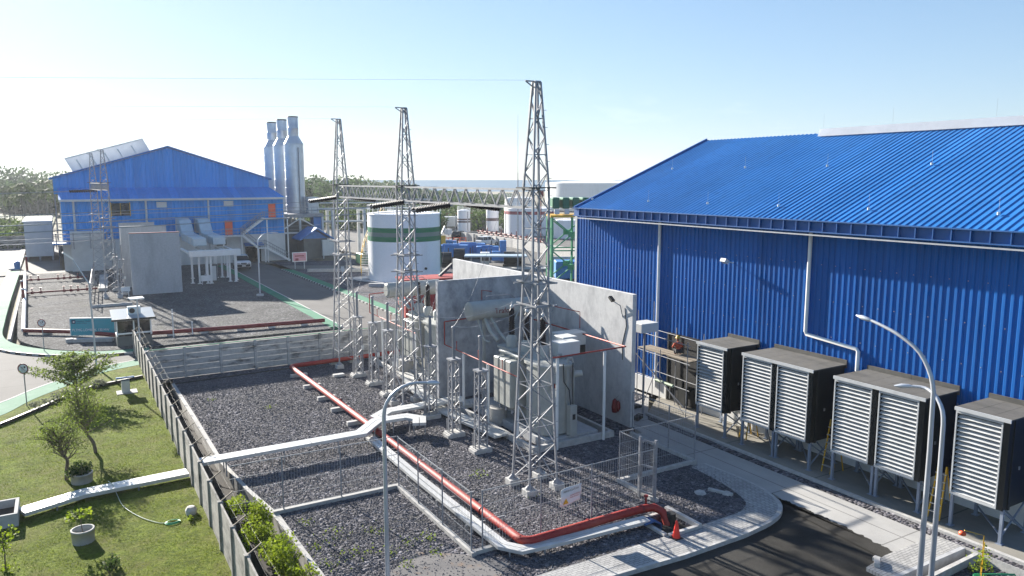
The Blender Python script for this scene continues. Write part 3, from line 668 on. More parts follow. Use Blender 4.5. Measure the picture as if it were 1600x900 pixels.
# ------------------------------------------------------------------ transformers
def transformer(dy, label, cons_z=5.4, named=True):
    t = thing('transformer', label, 'power transformer', (20.4, 32+dy, 0))
    D = lambda y: y+dy
    mb = MB(); mb.box(18.75, 21.9, D(28.8), D(36.4), .0, .38); mb.build('plinth', M['streakconc'], t)
    mb = MB(); prof = []
    def rrect(x0, x1, y0, y1, r, n=5):
        out = []
        for cx, cy, a0 in ((x1-r,y1-r,0),(x0+r,y1-r,90),(x0+r,y0+r,180),(x1-r,y0+r,270)):
            for i in range(n+1): a = R(a0+90*i/n); out.append((cx+r*math.cos(a), cy+r*math.sin(a)))
        return out
    mb.prism(rrect(18.95,20.75,D(29.05),D(31.15),.6), .45, 3.7); mb.prism(rrect(19.6,20.72,D(31.0),D(34.6),.2), .46, 3.69); 
    for y in (29.9,30.8,31.7,32.6,33.5,34.2): mb.box(20.7,20.81,D(y),D(y)+.06,.6,3.6)
    for x in (19.7,20.1): mb.box(x,x+.05,D(28.99),D(29.049),.6,3.6)
    tank = mb.build('tank', M['trafo'], t)
    MB().box(19.35,19.6,D(29.03),D(29.04),1.75,2.05).build('name_plate', M['galv'], tank)
    mb = MB(); mb.tube([(19.3,D(35.0),3.9),(19.3,D(35.6),3.9),(19.2,D(36.2),cons_z-.4)],.06,6); mb.build('vent_pipe', M['trafo'], t); mb = MB(); mb.tube([(20.9,D(34.7),3.9),(20.9,D(35.6),4.2),(21.6,D(36.0),cons_z-.3)],.06,6)
    mb.build('vent_pipe', M['trafo'], t)
    mb = MB()
    for yy in np.linspace(29.6,34.6,14): mb.cyl((20.76,D(yy),3.82),(20.76,D(yy),3.87),.03,n=6)
    mb.build('flange_bolts', M['galv'], tank)
    MB().tube([(20.25,D(28.8),1.9),(20.23,D(28.9),2.6),(20.0,D(29.0),3.0),(19.9,D(28.93),3.9)],.025,6).tube([(20.4,D(28.8),1.9),(20.42,D(28.93),3.0),(20.45,D(28.92),3.9)],.025,6).build('conduit', M['darkmetal'], t)
    mb = MB(); mb.prism(rrect(18.86,20.84,D(28.96),D(31.24),.62), 3.7, 3.82); fl2 = MB(); fl2.prism(rrect(19.5,20.8,D(30.9),D(34.7),.2), 3.701, 3.815)
    for i in range(2): mb.prism(rrect(18.92,20.78,D(29.02),D(31.18),.61), 1.4+i*1.3, 1.45+i*1.3)
    mb.build('tank_flange', M['trafo'], tank); fl2.build('tank_flange', M['trafo'], tank)
    for y in (29.3, 30.2, 31.1): MB().tube([(20.4,D(y),3.82),(20.43,D(y),4.04),(20.65,D(y),4.04),(20.7,D(y),3.82)], .05, 6).build('pipe_bend', M['trafo'], tank)
    for k, y in enumerate((32.55, 31.95, 31.35)):
        mb = MB(); mb.box(18.42, 19.42, D(y), D(y+.5), 1.3, 3.68); mb.build('radiator', M['trafo'], t, bevel=.05)
    mb = MB(); mb.cyl((18.9,D(31.3),1.16),(18.9,D(33.2),1.16),.09)
    for y in (31.6,32.2,32.8): mb.cyl((18.9,D(y),1.16),(18.9,D(y),1.34),.06)
    mb.build('radiator_header', M['trafo'], t); mb = MB(); mb.cyl((18.9,D(31.3),3.86),(18.9,D(33.2),3.86),.09)
    for y in (31.6,32.2,32.8): mb.cyl((18.9,D(y),3.6),(18.9,D(y),3.86),.06)
    mb.cyl((18.9,D(33.1),3.86),(19.7,D(33.1),3.6),.08); mb.cyl((18.9,D(31.5),3.86),(19.3,D(31.2),3.75),.08); mb.build('radiator_header', M['trafo'], t)
    mb = MB()
    for y in (31.5,32.1,32.7): mb.lathe([(.09,0),(.09,.14),(.03,.2)], (18.65,D(y),1.02), 8)
    mb.build('valves', M['galv'], t)
    mb = MB(); mb.cyl((18.75,D(36.4),cons_z),(22.6,D(36.4),cons_z),.52,n=24)
    for x, s in ((18.75,-1),(22.6,1)): mb.cyl((x,D(36.4),cons_z),(x+.08*s,D(36.4),cons_z),.5,.38,n=24)
    c = mb.build('conservator', M['trafo'], t)
    if named:
        text(c, 'Trafo 2', .42, (20.1, 36.4+dy-.53, cons_z-.16), (R(90), 0, 0), 'darkred')
    mb = MB(); mb.tube([(19.5,D(36.4),cons_z+.5),(19.9,D(36.4),cons_z+.75),(21.4,D(36.4),cons_z+.75),(21.7,D(36.4),cons_z+.5)], .025, 6); mb.build('handrail', M['galv'], c)
    mb = MB()
    for x in (19.7, 21.6): mb.bar((x,D(36.4),.35),(x,D(36.4),cons_z-.45),.14); mb.bar((x,D(35.9),.4),(x,D(36.4),2.6),.1)
    mb.build('conservator_stand', M['trafo'], t)
    mb = MB(); mb.tube([(19.6,D(36.1),cons_z-.45),(19.6,D(35.5),4.4),(19.75,D(34.9),3.95)], .11, 8); mb.tube([(20.0,D(36.1),cons_z-.45),(20.05,D(35.3),4.3),(20.1,D(34.4),3.9)], .09, 8); mb.build('oil_pipe', M['trafo'], t)
    for k, y in enumerate((33.8, 32.3, 30.8)):
        b = MB(); b.lathe([(.3,0),(.3,.55),(.22,.62),(.19,.7)], (19.95,D(y),3.78), 14); tb = b.build('turret', M['trafo'], t)
        b = MB(); pr = [(.07,0)]
        for i in range(14): pr += [(.19-.003*i, .02+i*.095), (.12, .07+i*.095)]
        pr += [(.06,1.4)]
        b.lathe(pr, (19.95,D(y),4.46), 12); b.build('bushing', M['porcelain'], tb)
        b = MB(); b.lathe([(.05,0),(.09,.02),(.09,.14),(.03,.17),(.03,.34)], (19.95,D(y),5.86), 10); b.build('terminal', M['offwhite'], tb)
    mb = MB(); mb.box(20.55,21.25,D(30.3),D(31.2),3.85,4.55); mb.box(21.251,22.0,D(30.5),D(31.3),3.8,4.5); mb.box(21.5,22.4,D(31.301),D(32.2),3.86,4.56); mb.box(22.0,23.6,D(32.201),D(33.1),3.82,4.52)
    mb.build('cable_box', M['offwhite'], t, bevel=.03)
    mb = MB(); mb.box(22.0,23.6,D(32.25),D(33.05),3.3,3.815); mb.build('box_support', M['darkmetal'], t)
    mb = MB(); mb.box(20.12,20.5,D(28.6),D(28.95),.42,1.9); cb = mb.build('control_cabinet', M['trafo'], t, bevel=.01)
    mb = MB(); mb.cyl((20.6,D(29.1),3.3),(21.0,D(29.0),3.3),.16); mb.bar((20.55,D(28.98),.6),(20.55,D(28.98),3.6),.05); mb.bar((20.15,D(28.98),1.9),(20.15,D(28.98),3.65),.04); mb.build('gauge_pipe', M['trafo'], t)
    MB().obox((20.31,D(28.59),1.35),(.16,.012,.26)).build('padlock_mark', M['black'], cb)
    MB().cyl((19.4,D(29.03),2.9),(19.4,D(28.94),2.9),.12).build('gauge', M['darkred'], tank)
    mb = MB(); mb.lathe([(.5,.0),(.5,.9)], (18.75,D(33.2),.0), 18); mb.build('sump_ring', M['concrete'], t)
    return t
transformer(0, 'grey power transformer with tall radiators and an oil drum before the cross wall')
transformer(12.1, 'grey power transformer half hidden behind the cross wall by the middle tower', 5.05, False)
mb = MB(); mb.box(17.95,22.65,28.48,28.66,-.1,.3); mb.box(17.95,18.12,28.661,38.39,-.1,.3); mb.box(22.48,22.65,28.661,38.39,-.1,.3)
tag(mb.build('pit_kerb', M['footing']), 'low white concrete bund round the front transformer', 'bund wall')
mb = MB(); mb.box(17.95,22.65,40.6,40.78,-.1,.3); mb.box(17.95,18.12,40.781,49.9,-.1,.3); mb.box(22.48,22.65,40.781,49.9,-.1,.3)
tag(mb.build('pit_kerb', M['footing']), 'low concrete bund round the rear transformer', 'bund wall')
def deluge(dy, label):
    t = thing('sprinkler_ring', label, 'sprinkler pipe', (18.1, 32+dy, 0))
    D = lambda y: y+dy
    mb = MB(); mb.tube([(18.15,D(38.2),4.6),(18.15,D(38.2),3.3),(18.1,D(36),3.3),(18.0,D(29.8),3.3)], .035, 6); mb.tube([(18.15,D(38.2),4.6),(19.6,D(38.25),4.65)], .035, 6)
    mb.tube([(18.9,D(28.4),4.42),(23.35,D(28.6),4.42),(23.4,D(35.4),4.42),(23.4,D(37.5),4.42)], .04, 6)
    mb.tube([(23.9,D(33.2),4.5),(23.9,D(33.2),5.4),(23.4,D(35.2),5.5)], .025, 6); mb.tube([(20.6,D(38.3),5.2),(20.6,D(38.3),6.2),(21.2,D(38.2),6.1)], .025, 6)
    for y in (36.5, 34, 31.5): mb.cyl((18.06,D(y),3.3),(18.06,D(y),3.75),.02,n=6); mb.lathe([(.05,0),(.02,.06)], (18.06,D(y),3.75), 6)
    mb.build('red_pipe', M['red'], t)
    for x, y, h in ((18.22,36.0,3.27),(18.05,32.94,3.27),(18.0,29.95,3.27),(19.21,28.4,4.38),(21.93,28.4,4.38)):
        MB().cyl((x,D(y),0),(x,D(y),h),.075,n=10).build('post', M['white'], t)
    return t
deluge(0, 'red sprinkler pipes on white posts round the front transformer')
deluge(12.1, 'red sprinkler pipes on white posts round the rear transformer')

# ------------------------------------------------------------------ lattice gantry
def lattice(mb, c, prof, panels, leg=.09, br=.05):
    """square lattice, prof=[(z,halfwidth)], panels = list of z"""
    def hw(z):
        for (z0,a),(z1,b) in zip(prof[:-1], prof[1:]):
            if z0 <= z <= z1: return a+(b-a)*(z-z0)/(z1-z0)
        return prof[-1][1]
    cn = ((-1,-1),(1,-1),(1,1),(-1,1)); P = lambda i, z: (c[0]+cn[i][0]*hw(z), c[1]+cn[i][1]*hw(z), c[2]+z)
    for i in range(4):
        zs = [p[0] for p in prof]
        for z0, z1 in zip(zs[:-1], zs[1:]): mb.bar(P(i,z0), P(i,z1), leg)
        for k, (z0, z1) in enumerate(zip(panels[:-1], panels[1:])):
            j = (i+1) % 4
            if (k+i) % 2: mb.bar(P(i,z0), P(j,z1), br)
            else: mb.bar(P(j,z0), P(i,z1), br)
            if k % 2 == 0: mb.bar(P(i,z1), P(j,z1), br*.8)
def gantry_tower(c, label, group, topz=16.25):
    t = thing('lattice_tower', label, 'lattice tower', (c[0], c[1], 0), group)
    prof = [(.28,.66),(8.4,.36),(12.1,.36),(topz,.11)]
    pan = [.28+i*(8.4-.28)/10 for i in range(11)]; pan2 = [8.4+i*3.7/5 for i in range(6)]; pan3 = [12.1+i*(topz-12.1)/6 for i in range(7)]
    mb = MB(); lattice(mb, (c[0],c[1],0), prof, pan+pan2[1:]+pan3[1:], .078, .036)
    mb.build('lattice_frame', M['galv'], t)
    for sx in (-1,1):
        for sy in (-1,1):
            x, y = c[0]+sx*.66, c[1]+sy*.66
            f = MB().box(x-.24,x+.24,y-.24,y+.24,-.1,.26); ft = f.build('footing', M['footing'], t, bevel=.02)
            b = MB().lathe([(.19,.26),(.19,.29),(.06,.42),(.05,.5)], (x,y,0), 6); b.build('base_plate', M['galv'], ft)
    for z in (8.45, 7.55):
        mb = MB()
        for s in (-1,1): mb.bar((c[0]-.75,c[1]+s*.42,z),(c[0]+.75,c[1]+s*.42,z),.06); mb.bar((c[0]+s*.42,c[1]-.75,z+.06),(c[0]+s*.42,c[1]+.75,z+.06),.06)
        mb.build('climbing_guard', M['galv'], t)
    MB().box(c[0]-.62,c[0]+.62,c[1]-.5,c[1]+.5,12.17,12.22).build('platform', M['darkmetal'], t)
    mb = MB(); mb.box(c[0]-.13,c[0]+.13,c[1]-.13,c[1]+.13,topz-.02,topz+.04); mb.bar((c[0]-.1,c[1],topz+.02),(c[0]-.5,c[1],topz+.02),.05); mb.bar((c[0]-.5,c[1],topz+.02),(c[0]-.1,c[1],topz-.22),.04)
    mb.build('peak_bracket', M['galv'], t)
    mb = MB()
    for i in range(22): z = 1.5+i*.65; hw_ = .66-.3*min(1,(z-.28)/8.12) if z < 12.1 else .36-.25*(z-12.1)/(topz-12.1); mb.bar((c[0]+hw_+.01,c[1]-hw_,z),(c[0]+hw_+.17,c[1]-hw_,z),.02)
    mb.build('step_bolts', M['galv'], t)
    return t
GX = 16.03
grp = 'lattice towers of the substation gantry'
gantry_tower((GX,25.3), 'nearest lattice tower, standing before the front transformer', grp, 16.2)
gantry_tower((GX,38.4), 'middle lattice tower of the gantry, left of the cross wall', grp)
gantry_tower((GX,49.4), 'farthest gantry lattice tower beside the back boundary wall', grp, 16.4)
def beam(y0, y1, label):
    t = thing('gantry_beam', label, 'lattice beam', (GX, (y0+y1)/2, 11.35), 'lattice beams of the gantry')
    mb = MB()
    for x in (-.3,.3):
        for z in (11.4, 12.12): mb.bar((GX+x,y0,z),(GX+x,y1,z),.075)
    mb.build('chords', M['galv'], t)
    mb = MB(); n = int(round((y1-y0)/1.15)); s = (y1-y0)/n
    for i in range(n):
        a, b = y0+i*s, y0+(i+1)*s; m = (a+b)/2
        for x in (-.3,.3): mb.bar((GX+x,a,11.4),(GX+x,m,12.12),.04); mb.bar((GX+x,m,12.12),(GX+x,b,11.4),.04)
        for z in (11.4,12.12): mb.bar((GX-.3,a,z),(GX+.3,b,z),.035)
    mb.build('web_bracing', M['galv'], t)
beam(25.68, 38.02, 'lattice beam joining the nearest and middle towers'); beam(38.78, 49.02, 'lattice beam joining the middle and farthest towers')
# insulator strings
def string(p, q, label, group, first=[None]):
    p, q = V3(p), V3(q); L = np.linalg.norm(q-p)
    t = thing('insulator_string', label, 'insulator', tuple(p), group)
    d = (q-p)/L; mb = MB(); k = 13
    for i in range(k):
        a = p + d*(.22+(L-.42)*i/(k-1)); mb.cyl(a-d*.05, a+d*.05, .135, .07, 10)
    mb.cyl(p+d*.2, q-d*.2, .055, n=6); mb.build('discs', M['porcelain'], t)
    MB().cyl(p, p+d*.22, .022, n=6).build('clevis', M['galv'], t); MB().cyl(q-d*.2, q, .03, n=6).build('clamp', M['galv'], t)
phase = [(49.0,'beside the farthest tower'),(37.7,'at the middle tower'),(32.2,'over the nearer gantry beam')]
for y, wh in phase:
    for s, side in ((-1,'left'),(1,'right')):
        for o, which in ((.25,'rear'),(-.25,'front')):
            string((GX+s*.36,y+o,11.36),(GX+s*2.35,y+o*.8,11.1), f'{which} dark insulator string on the {side} side of the beam {wh}', 'dark insulator strings on the gantry beam')
def catenary(p, q, sag, n=24):
    p, q = V3(p), V3(q); return [tuple(p+(q-p)*i/n - np.array([0,0,sag*4*(i/n)*(1-i/n)])) for i in range(n+1)]
def wire(pts, r, label, cat='overhead wire', group=None, name='overhead_wire', mat='wire', n=5):
    return tag(MB().tube(pts, r, n).build(name, M[mat]), label, cat, group)
for y, wh in phase:
    wire(catenary((GX-2.35,y,11.1),(-150,y+14,11.0),1.6), .018, f'conductor running left from the insulators {wh}', group='conductors leaving the gantry')
tips = [(25.3,16.24,'nearest'),(38.4,16.29,'middle'),(49.4,16.44,'farthest')]
for (y, z, wh), s in zip(tips, (.0512, .0385, .0435)): wire([(GX-.5,y,z)]+[(15.5-d, y+.09*d, z-s*d+.00009*d*d) for d in (8,16,30,50,80,120,180)], .0032, f'thin earth wire running left from the {wh} tower peak', group='earth wires across the sky')

# instrument stands
def stand(c, label, first=[None]):
    if first[0]: return dup(first[0], (c[0],c[1],0), label)
    t = thing('instrument_stand', label, 'lattice support', (c[0],c[1],0), 'surge arrester supports on lattice legs')
    x, y = c
    MB().box(x-.42,x+.42,y-.36,y+.36,-.1,.22).build('footing', M['footing'], t, bevel=.02)
    mb = MB(); mb.box(x-.5,x-.43,y-.3,y+.3,-.05,.15); mb.build('kerb_block', M['footing'], t)
    mb = MB(); lattice(mb, (x,y,.22), [(0,.22),(3.6,.19)], [i*.4 for i in range(10)], .06, .04); mb.build('lattice_legs', M['galv'], t)
    tp = MB().box(x-.27,x+.27,y-.27,y+.27,3.82,3.9).build('top_plate', M['galv'], t)
    mb = MB(); pr = [(.075,0)]
    for i in range(14): pr += [(.085,.05+i*.1),(.07,.1+i*.1)]
    pr += [(.06,1.5)]; mb.lathe(pr, (x,y,3.9), 10); ins = mb.build('insulator', M['greyins'], t)
    MB().lathe([(.11,0),(.11,.06),(.03,.1)], (x,y,5.4), 8).build('cap', M['galv'], ins)
    MB().cyl((x-.36,y-.1,.1),(x-.36,y-.1,1.1),.025,n=6).cyl((x-.36,y+.1,.1),(x-.36,y+.1,.9),.025,n=6).build('conduit', M['galv'], t)
    MB().obox((x+.2,y-.26,1.9),(.16,.1,.26)).build('counter_box', M['offwhite'], t)
    first[0] = t; return t
for c, l in [((16.06,30.02),'lattice stand nearest the camera, just left of the front radiator bank'),((15.98,32.62),'lattice stand second nearest the camera, in front of the cross wall'),((16.2,35.85),'lattice stand between the middle tower and the cross wall edge'),
             ((15.86,41.0),'lattice stand just behind the middle tower'),((15.95,43.7),'lattice stand halfway between middle and farthest towers'),((15.8,46.1),'lattice stand nearest the farthest gantry tower')]: stand(c, l)
k = 0
for a, b, l in [((16.06,30.02),(19.95,30.8),'nearest'),((15.98,32.62),(19.95,32.3),'second'),((16.2,35.85),(19.95,33.8),'third'),((15.86,41.0),(19.95,42.9),'fourth'),((15.95,43.7),(19.95,44.4),'fifth'),((15.8,46.1),(19.95,45.9),'sixth')]:
    wire(catenary((a[0],a[1],5.46),(b[0],b[1],6.15),.35,12), .014, f'slack conductor from the {l} stand to a transformer bushing', 'conductor', 'slack conductors to the bushings', 'conductor')
for (y, wh), (a, l) in zip(phase, [((15.8,46.1),'sixth'),((16.2,35.85),'third'),((15.98,32.62),'second')]):
    wire(catenary((GX+2.3,y,11.08),(a[0],a[1],5.48),.7,14), .007, f'dropper wire down to a stand from the insulators {wh}', 'dropper wire', 'dropper wires under the gantry', 'dropper_wire')
# ------------------------------------------------------------------ red main and cable trays
t = thing('fire_main', 'thick red pipe running through the gravel yard to the valve pit', 'red pipe', (12.7, 35, .3))
def arc(c, r, a0, a1, z, n=5): return [(c[0]+r*math.cos(R(a0+(a1-a0)*i/n)), c[1]+r*math.sin(R(a0+(a1-a0)*i/n)), z) for i in range(n+1)]
mb = MB(); pz = .36
mb.tube([(20.5,49.9,pz),(12.9,49.55,pz)] + arc((12.75,49.1),.45,95,180,pz) + [(12.55,35,pz),(12.7,21.2,pz)] + arc((13.1,21.1),.4,185,268,pz) + [(17.0,20.75,pz),(18.0,20.72,pz),(18.35,20.6,pz),(18.52,20.3,pz-.1),(18.55,20.1,-.1),(18.55,20.0,-.6)], .15, 12)
mb.build('pipe', M['red'], t)
mb = MB()
for p, q in (((12.56,40,pz),(12.56,40.05,pz)),((12.62,29,pz),(12.62,29.06,pz)),((12.66,23.6,pz),(12.66,23.65,pz)),((15.4,20.78,pz),(15.46,20.78,pz)),((17.8,20.73,pz),(17.9,20.73,pz))): MB().cyl(p,q,.165,n=12).build('coupling', M['darkred'], t)
MB().cyl((18.2,20.9,.4),(18.2,20.9,.75),.04).cyl((18.2,20.9,.7),(18.2,20.9,.76),.09).build('drain_valve', M['darkred'], t)
for i, y in enumerate((47.9, 44.9, 42.0, 39.5, 36.8)):
    o = MB().box(11.9, 12.95, y-.13, y+.13, -.1, .2).build('pipe_support', M['footing'], bevel=.015)
    tag(o, ['concrete pipe block under the red pipe nearest the back wall','concrete pipe block second from the back wall','concrete pipe block third from the back wall','concrete pipe block fourth from the back wall','concrete pipe block fifth from the back wall, near the pale tray'][i], 'concrete block', 'concrete blocks under the red pipe')
for i, y in enumerate((31.5, 28.6, 25.7, 23.2)):
    o = MB().bar((11.75,y,.16),(13.4,y,.16),.06).bar((11.8,y,-.1),(11.8,y,.13),.05).bar((13.3,y,-.1),(13.3,y,.13),.05).build('pipe_bracket', M['galv'])
    tag(o, ['steel bracket under pipe and tray, nearest the tray crossing','steel bracket under pipe and tray, second from the crossing','steel bracket under pipe and tray, third from the crossing','steel bracket under pipe and tray nearest the corner bend'][i], 'pipe bracket', 'steel brackets under the red pipe')
tag(MB().box(14.3,15.0,46.5,46.9,-.1,.16).build('concrete_block', M['footing'], bevel=.02), 'loose concrete block on the gravel right of the red pipe', 'concrete block')
def tray(path, z, w, name, label, h=.12, split=True, posts=()):
    t = thing(name, label, 'cable tray', (path[0][0], path[0][1], 0))
    P = [V3((p[0],p[1])) for p in path]; N = []
    for i in range(len(P)):
        d0 = P[i]-P[i-1] if i else P[1]-P[0]; d1 = P[i+1]-P[i] if i < len(P)-1 else d0
        d0 = d0/np.linalg.norm(d0); d1 = d1/np.linalg.norm(d1); d = d0+d1; d /= np.linalg.norm(d); n = np.array([-d[1],d[0]]); N.append(n/max(.4, abs(np.dot(n, np.array([-d0[1],d0[0]])))))
    mb = MB(); lanes = ((-w/2,-.015),(.015,w/2)) if split else ((-w/2,w/2),)
    for a, b in lanes:
        L = [p+n*a for p, n in zip(P,N)]; Rr = [p+n*b for p, n in zip(P,N)]
        for i in range(len(P)-1): 
            q = [L[i],L[i+1],Rr[i+1],Rr[i]]; vs = [(x[0],x[1],z-h) for x in q]+[(x[0],x[1],z) for x in q]
            mb.add(vs, [(0,1,2,3),(7,6,5,4),(0,4,5,1),(1,5,6,2),(2,6,7,3),(3,7,4,0)])
    mb.build('cover', M['traycover'], t)
    mb = MB()
    for p, q in zip(P[:-1],P[1:]):
        L = np.linalg.norm(q-p); k = max(1, int(L/2.4)); d = (q-p)/L
        for i in range(k):
            c = p + d*(i+.5)*L/k
            for s in (-1,1): mb.bar((c[0]-d[1]*s*w*.42,c[1]+d[0]*s*w*.42,-.1),(c[0]-d[1]*s*w*.42,c[1]+d[0]*s*w*.42,z-h-.002),.05)
            mb.bar((c[0]-d[1]*w*.5,c[1]+d[0]*w*.5,z-h-.03),(c[0]+d[1]*w*.5,c[1]-d[0]*w*.5,z-h-.03),.05)
            e = p + d*(i+1)*L/k
            if i < k-1: mb.bar((e[0]-d[1]*w*.505,e[1]+d[0]*w*.505,z+.004),(e[0]+d[1]*w*.505,e[1]-d[0]*w*.505,z+.004),.04,.012)
    mb.build('supports', M['galv'], t)
    return t
tray([(4.1,33.35),(11.5,33.45),(12.75,34.8),(14.3,34.75),(14.75,34.1),(14.4,33.3)], .72, .66, 'cable_tray', 'pale cable tray crossing the gravel from the fence and over the red pipe', .14)
tray([(18.3,36.6),(16.6,36.5),(13.9,36.35),(13.2,35.75),(13.35,34.9)], .62, .7, 'cable_tray', 'pale bent cable tray between the middle tower and the crossing', .13)
tray([(12.05,33.8),(12.0,28),(12.08,21.1),(12.5,20.5),(14,20.35),(17.6,20.15)], .30, .44, 'cable_tray', 'pale twin cable tray beside the red pipe ending at the valve pit', .12)
tray([(18.3,44.5),(17.4,40.5),(17.0,36.3),(17.6,30.8)], .28, .8, 'cable_tray', 'metal cable tray along the front of the transformer bays', .1)
tray([(-2.05,32.5),(.0,33.3),(3.85,33.55)], .3, .72, 'cable_tray', 'pale cable tray crossing the lawn from the planter to the fence', .14)
tag(MB().box(17.9,19.6,36.0,37.0,.12,.3).build('cover_slab', M['traycover']), 'metal cover slab lying by the cross wall foot', 'cover plate')
t = thing('cable_bundle', 'blue cables turning down into the valve pit', 'cables', (18.1,20.1,0))
mb = MB()
for i in range(5): mb.tube([(17.3,19.9+i*.08,.2),(17.75,19.9+i*.08,.24),(18.05,19.9+i*.07,.08),(18.15,19.9+i*.07,-.5)], .045, 6)
mb.build('cable', M['bluepipe'], t)
mb = MB(); mb.box(17.55,17.7,19.15,20.6,-.6,.1); mb.box(19.05,19.22,19.0,20.8,-.6,.16); mb.box(17.7,19.05,18.98,19.12,-.6,.12); mb.box(17.71,19.04,20.62,20.76,-.6,.05); mb.box(17.5,19.3,19.1,20.7,-.62,-.58)
tag(mb.build('valve_pit', M['footing']), 'open concrete pit where the red pipe turns down beside the cone', 'valve pit')
t = thing('pipe_sleeve', 'black round end piece of the pipe in the pit', 'pipe end', (18.9,20.2,0)); MB().cyl((18.7,20.05,-.5),(18.7,20.05,.28),.17,n=14).build('sleeve', M['black'], t)
t = thing('traffic_cone', 'bright red traffic cone on the paved path by the pit', 'traffic cone', (17.85,18.85,.015))
MB().box(17.67,18.03,18.67,19.03,.018,.05).build('base', M['black'], t, bevel=.01)
MB().lathe([(.14,.05),(.135,.09),(.045,.62),(.03,.66),(.0,.66)], (17.85,18.85,0), 16).build('cone_body', M['cone'], t)

# ------------------------------------------------------------------ wire mesh fences
def mesh_fence(pts, posts, label, h=2.05, z0=.14, group='wire mesh fences of the gravel yard'):
    t = thing('mesh_fence', label, 'mesh fence', (pts[0][0], pts[0][1], 0), group)
    for x, y in posts: MB().cyl((x,y,z0-.05),(x,y,z0+h+.03),.028,n=8).build('post', M['galv'], t)
    mb = MB()
    for (x0,y0),(x1,y1) in zip(pts[:-1],pts[1:]):
        L = math.hypot(x1-x0,y1-y0); k = int(L/.11); zs = [z0+.06,z0+.55,z0+1.05,z0+1.55,z0+h-.02]
        for i in range(1,k): f = i/k; x, y = x0+(x1-x0)*f, y0+(y1-y0)*f; mb.bar((x,y,z0+.04),(x,y,z0+h),.0065)
        for z in zs: mb.bar((x0,y0,z),(x1,y1,z),.011)
        mb.bar((x0,y0,z0+h),(x1,y1,z0+h),.022)
    mb.build('mesh', M['fencewire'], t)
mesh_fence([(4.6,28.04),(6.5,28.04),(8.75,28.04),(11.1,28.04)], [(6.5,28.04),(8.75,28.04)], 'mesh fence panel run along the near gravel bed left of the street lamp')
mesh_fence([(11.11,27.9),(11.11,21.45)], [(11.11,27.9),(11.11,25.9),(11.11,23.75),(11.11,21.5)], 'mesh fence run beside the tray and red pipe')
mesh_fence([(11.5,21.43),(13.85,21.45),(16.1,21.5),(19.2,21.55)], [(11.5,21.43),(13.85,21.45),(16.1,21.5)], 'mesh fence run crossing the trays and carrying the white warning sheet')
mesh_fence([(19.3,23.86),(20.9,23.86),(23.5,23.86)], [(23.56,23.9)], 'mesh fence run from the gate to the paved curve')
mesh_fence([(23.56,24),(23.56,28.2)], [(23.56,25.6),(23.56,28.2)], 'mesh fence run beside the concrete apron behind the gate')
mesh_fence([(19.29,23.84),(19.29,22.35)], [(19.29,23.86)], 'short mesh fence panel joining the corner post to the gate')
t = thing('mesh_gate', 'galvanized mesh gate with tall posts beside the red pipe elbow', 'gate', (19.1,22,0))
for x, y in ((19.05,22.3),(19.27,21.63)): MB().bar((x,y,0),(x,y,2.5),.09).build('gate_post', M['galv'], t)
mb = MB(); p0, p1 = (19.07,22.24),(19.25,21.7)
for z in (.25,1.35,2.36): mb.bar((*p0,z),(*p1,z),.07)
for p in (p0,p1): mb.bar((*p,.25),(*p,2.36),.06)
gf = mb.build('gate_frame', M['galv'], t)
mb = MB()
for i in range(1,7): f = i/7; x, y = p0[0]+(p1[0]-p0[0])*f, p0[1]+(p1[1]-p0[1])*f; mb.bar((x,y,.25),(x,y,2.36),.007)
mb.build('mesh', M['fencewire'], gf)
t = thing('warning_sheet', 'crumpled white warning sheet tied to the mesh fence', 'warning sign', (15.05,21.4,1.2))
mb = MB(); vs = []; fs = []; nx, nz = 10, 8
for j in range(nz+1):
    for i in range(nx+1):
        u, v = i/nx, j/nz
        vs.append((14.62+.92*u, 21.40-.03-.04*math.sin(5*u+2*v)+.02*math.sin(9*v), .92+.62*v+.10*u + .03*math.sin(7*u)*(v-.4)))
for j in range(nz):
    for i in range(nx): a = j*(nx+1)+i; fs.append((a,a+1,a+nx+2,a+nx+1))
mb.add(vs, fs, True); o = wsh = mb.build('sheet', M['white'], t); so_ = o.modifiers.new('s','SOLIDIFY'); so_.thickness = .006
text(wsh, 'PERINGATAN', .105, (14.74,21.325,1.42), (R(90),R(-6),0), 'letter_dark', sx=1.05)
text(wsh, 'DILARANG MASUK', .05, (15.02,21.325,1.27), (R(90),R(-6),0), 'letter_red'); text(wsh, 'SELAIN PETUGAS', .05, (15.02,21.325,1.19), (R(90),R(-6),0), 'letter_red')
mb = MB(); mb.add([(14.72,21.322,1.0),(14.95,21.322,1.02),(14.84,21.322,1.22),(14.72,21.33,1.0),(14.95,21.33,1.02),(14.84,21.33,1.22)], [(0,1,2),(5,4,3),(0,3,4,1),(1,4,5,2),(2,5,3,0)]); mb.build('hazard_triangle', M['yellow'], wsh)

# ------------------------------------------------------------------ street lamps
def lamp(base, h, pts, r, label, group=None, head=None):
    t = thing('street_lamp', label, 'street lamp', (base[0],base[1],base[2] if len(base)>2 else 0), group)
    z0 = base[2] if len(base) > 2 else 0
    P = [(base[0],base[1],z0),(base[0],base[1],h*.35),(base[0],base[1],h*.7)] + pts
    rs = [r, r*.93, r*.85] + [r*.8 - r*.25*i/len(pts) for i in range(len(pts))]
    pl = MB().tube(P, rs, 10).build('pole', M['galv_pole'], t)
    MB().lathe([(r*2.4,0),(r*2.4,.03),(r*1.4,.05),(r*1.2,.3)], (base[0],base[1],z0), 10).build('base_flange', M['galv'], pl)
    if head:
        a, b = V3(pts[-1]), V3(head); d = b-a
        MB().tube([tuple(a), tuple(a+d*.2), tuple(a+d*.6), tuple(b)], [.03,.07,.08,.02], 8).build('lamp_head', M['silver'], t)
    return t
b = G(607, 925)
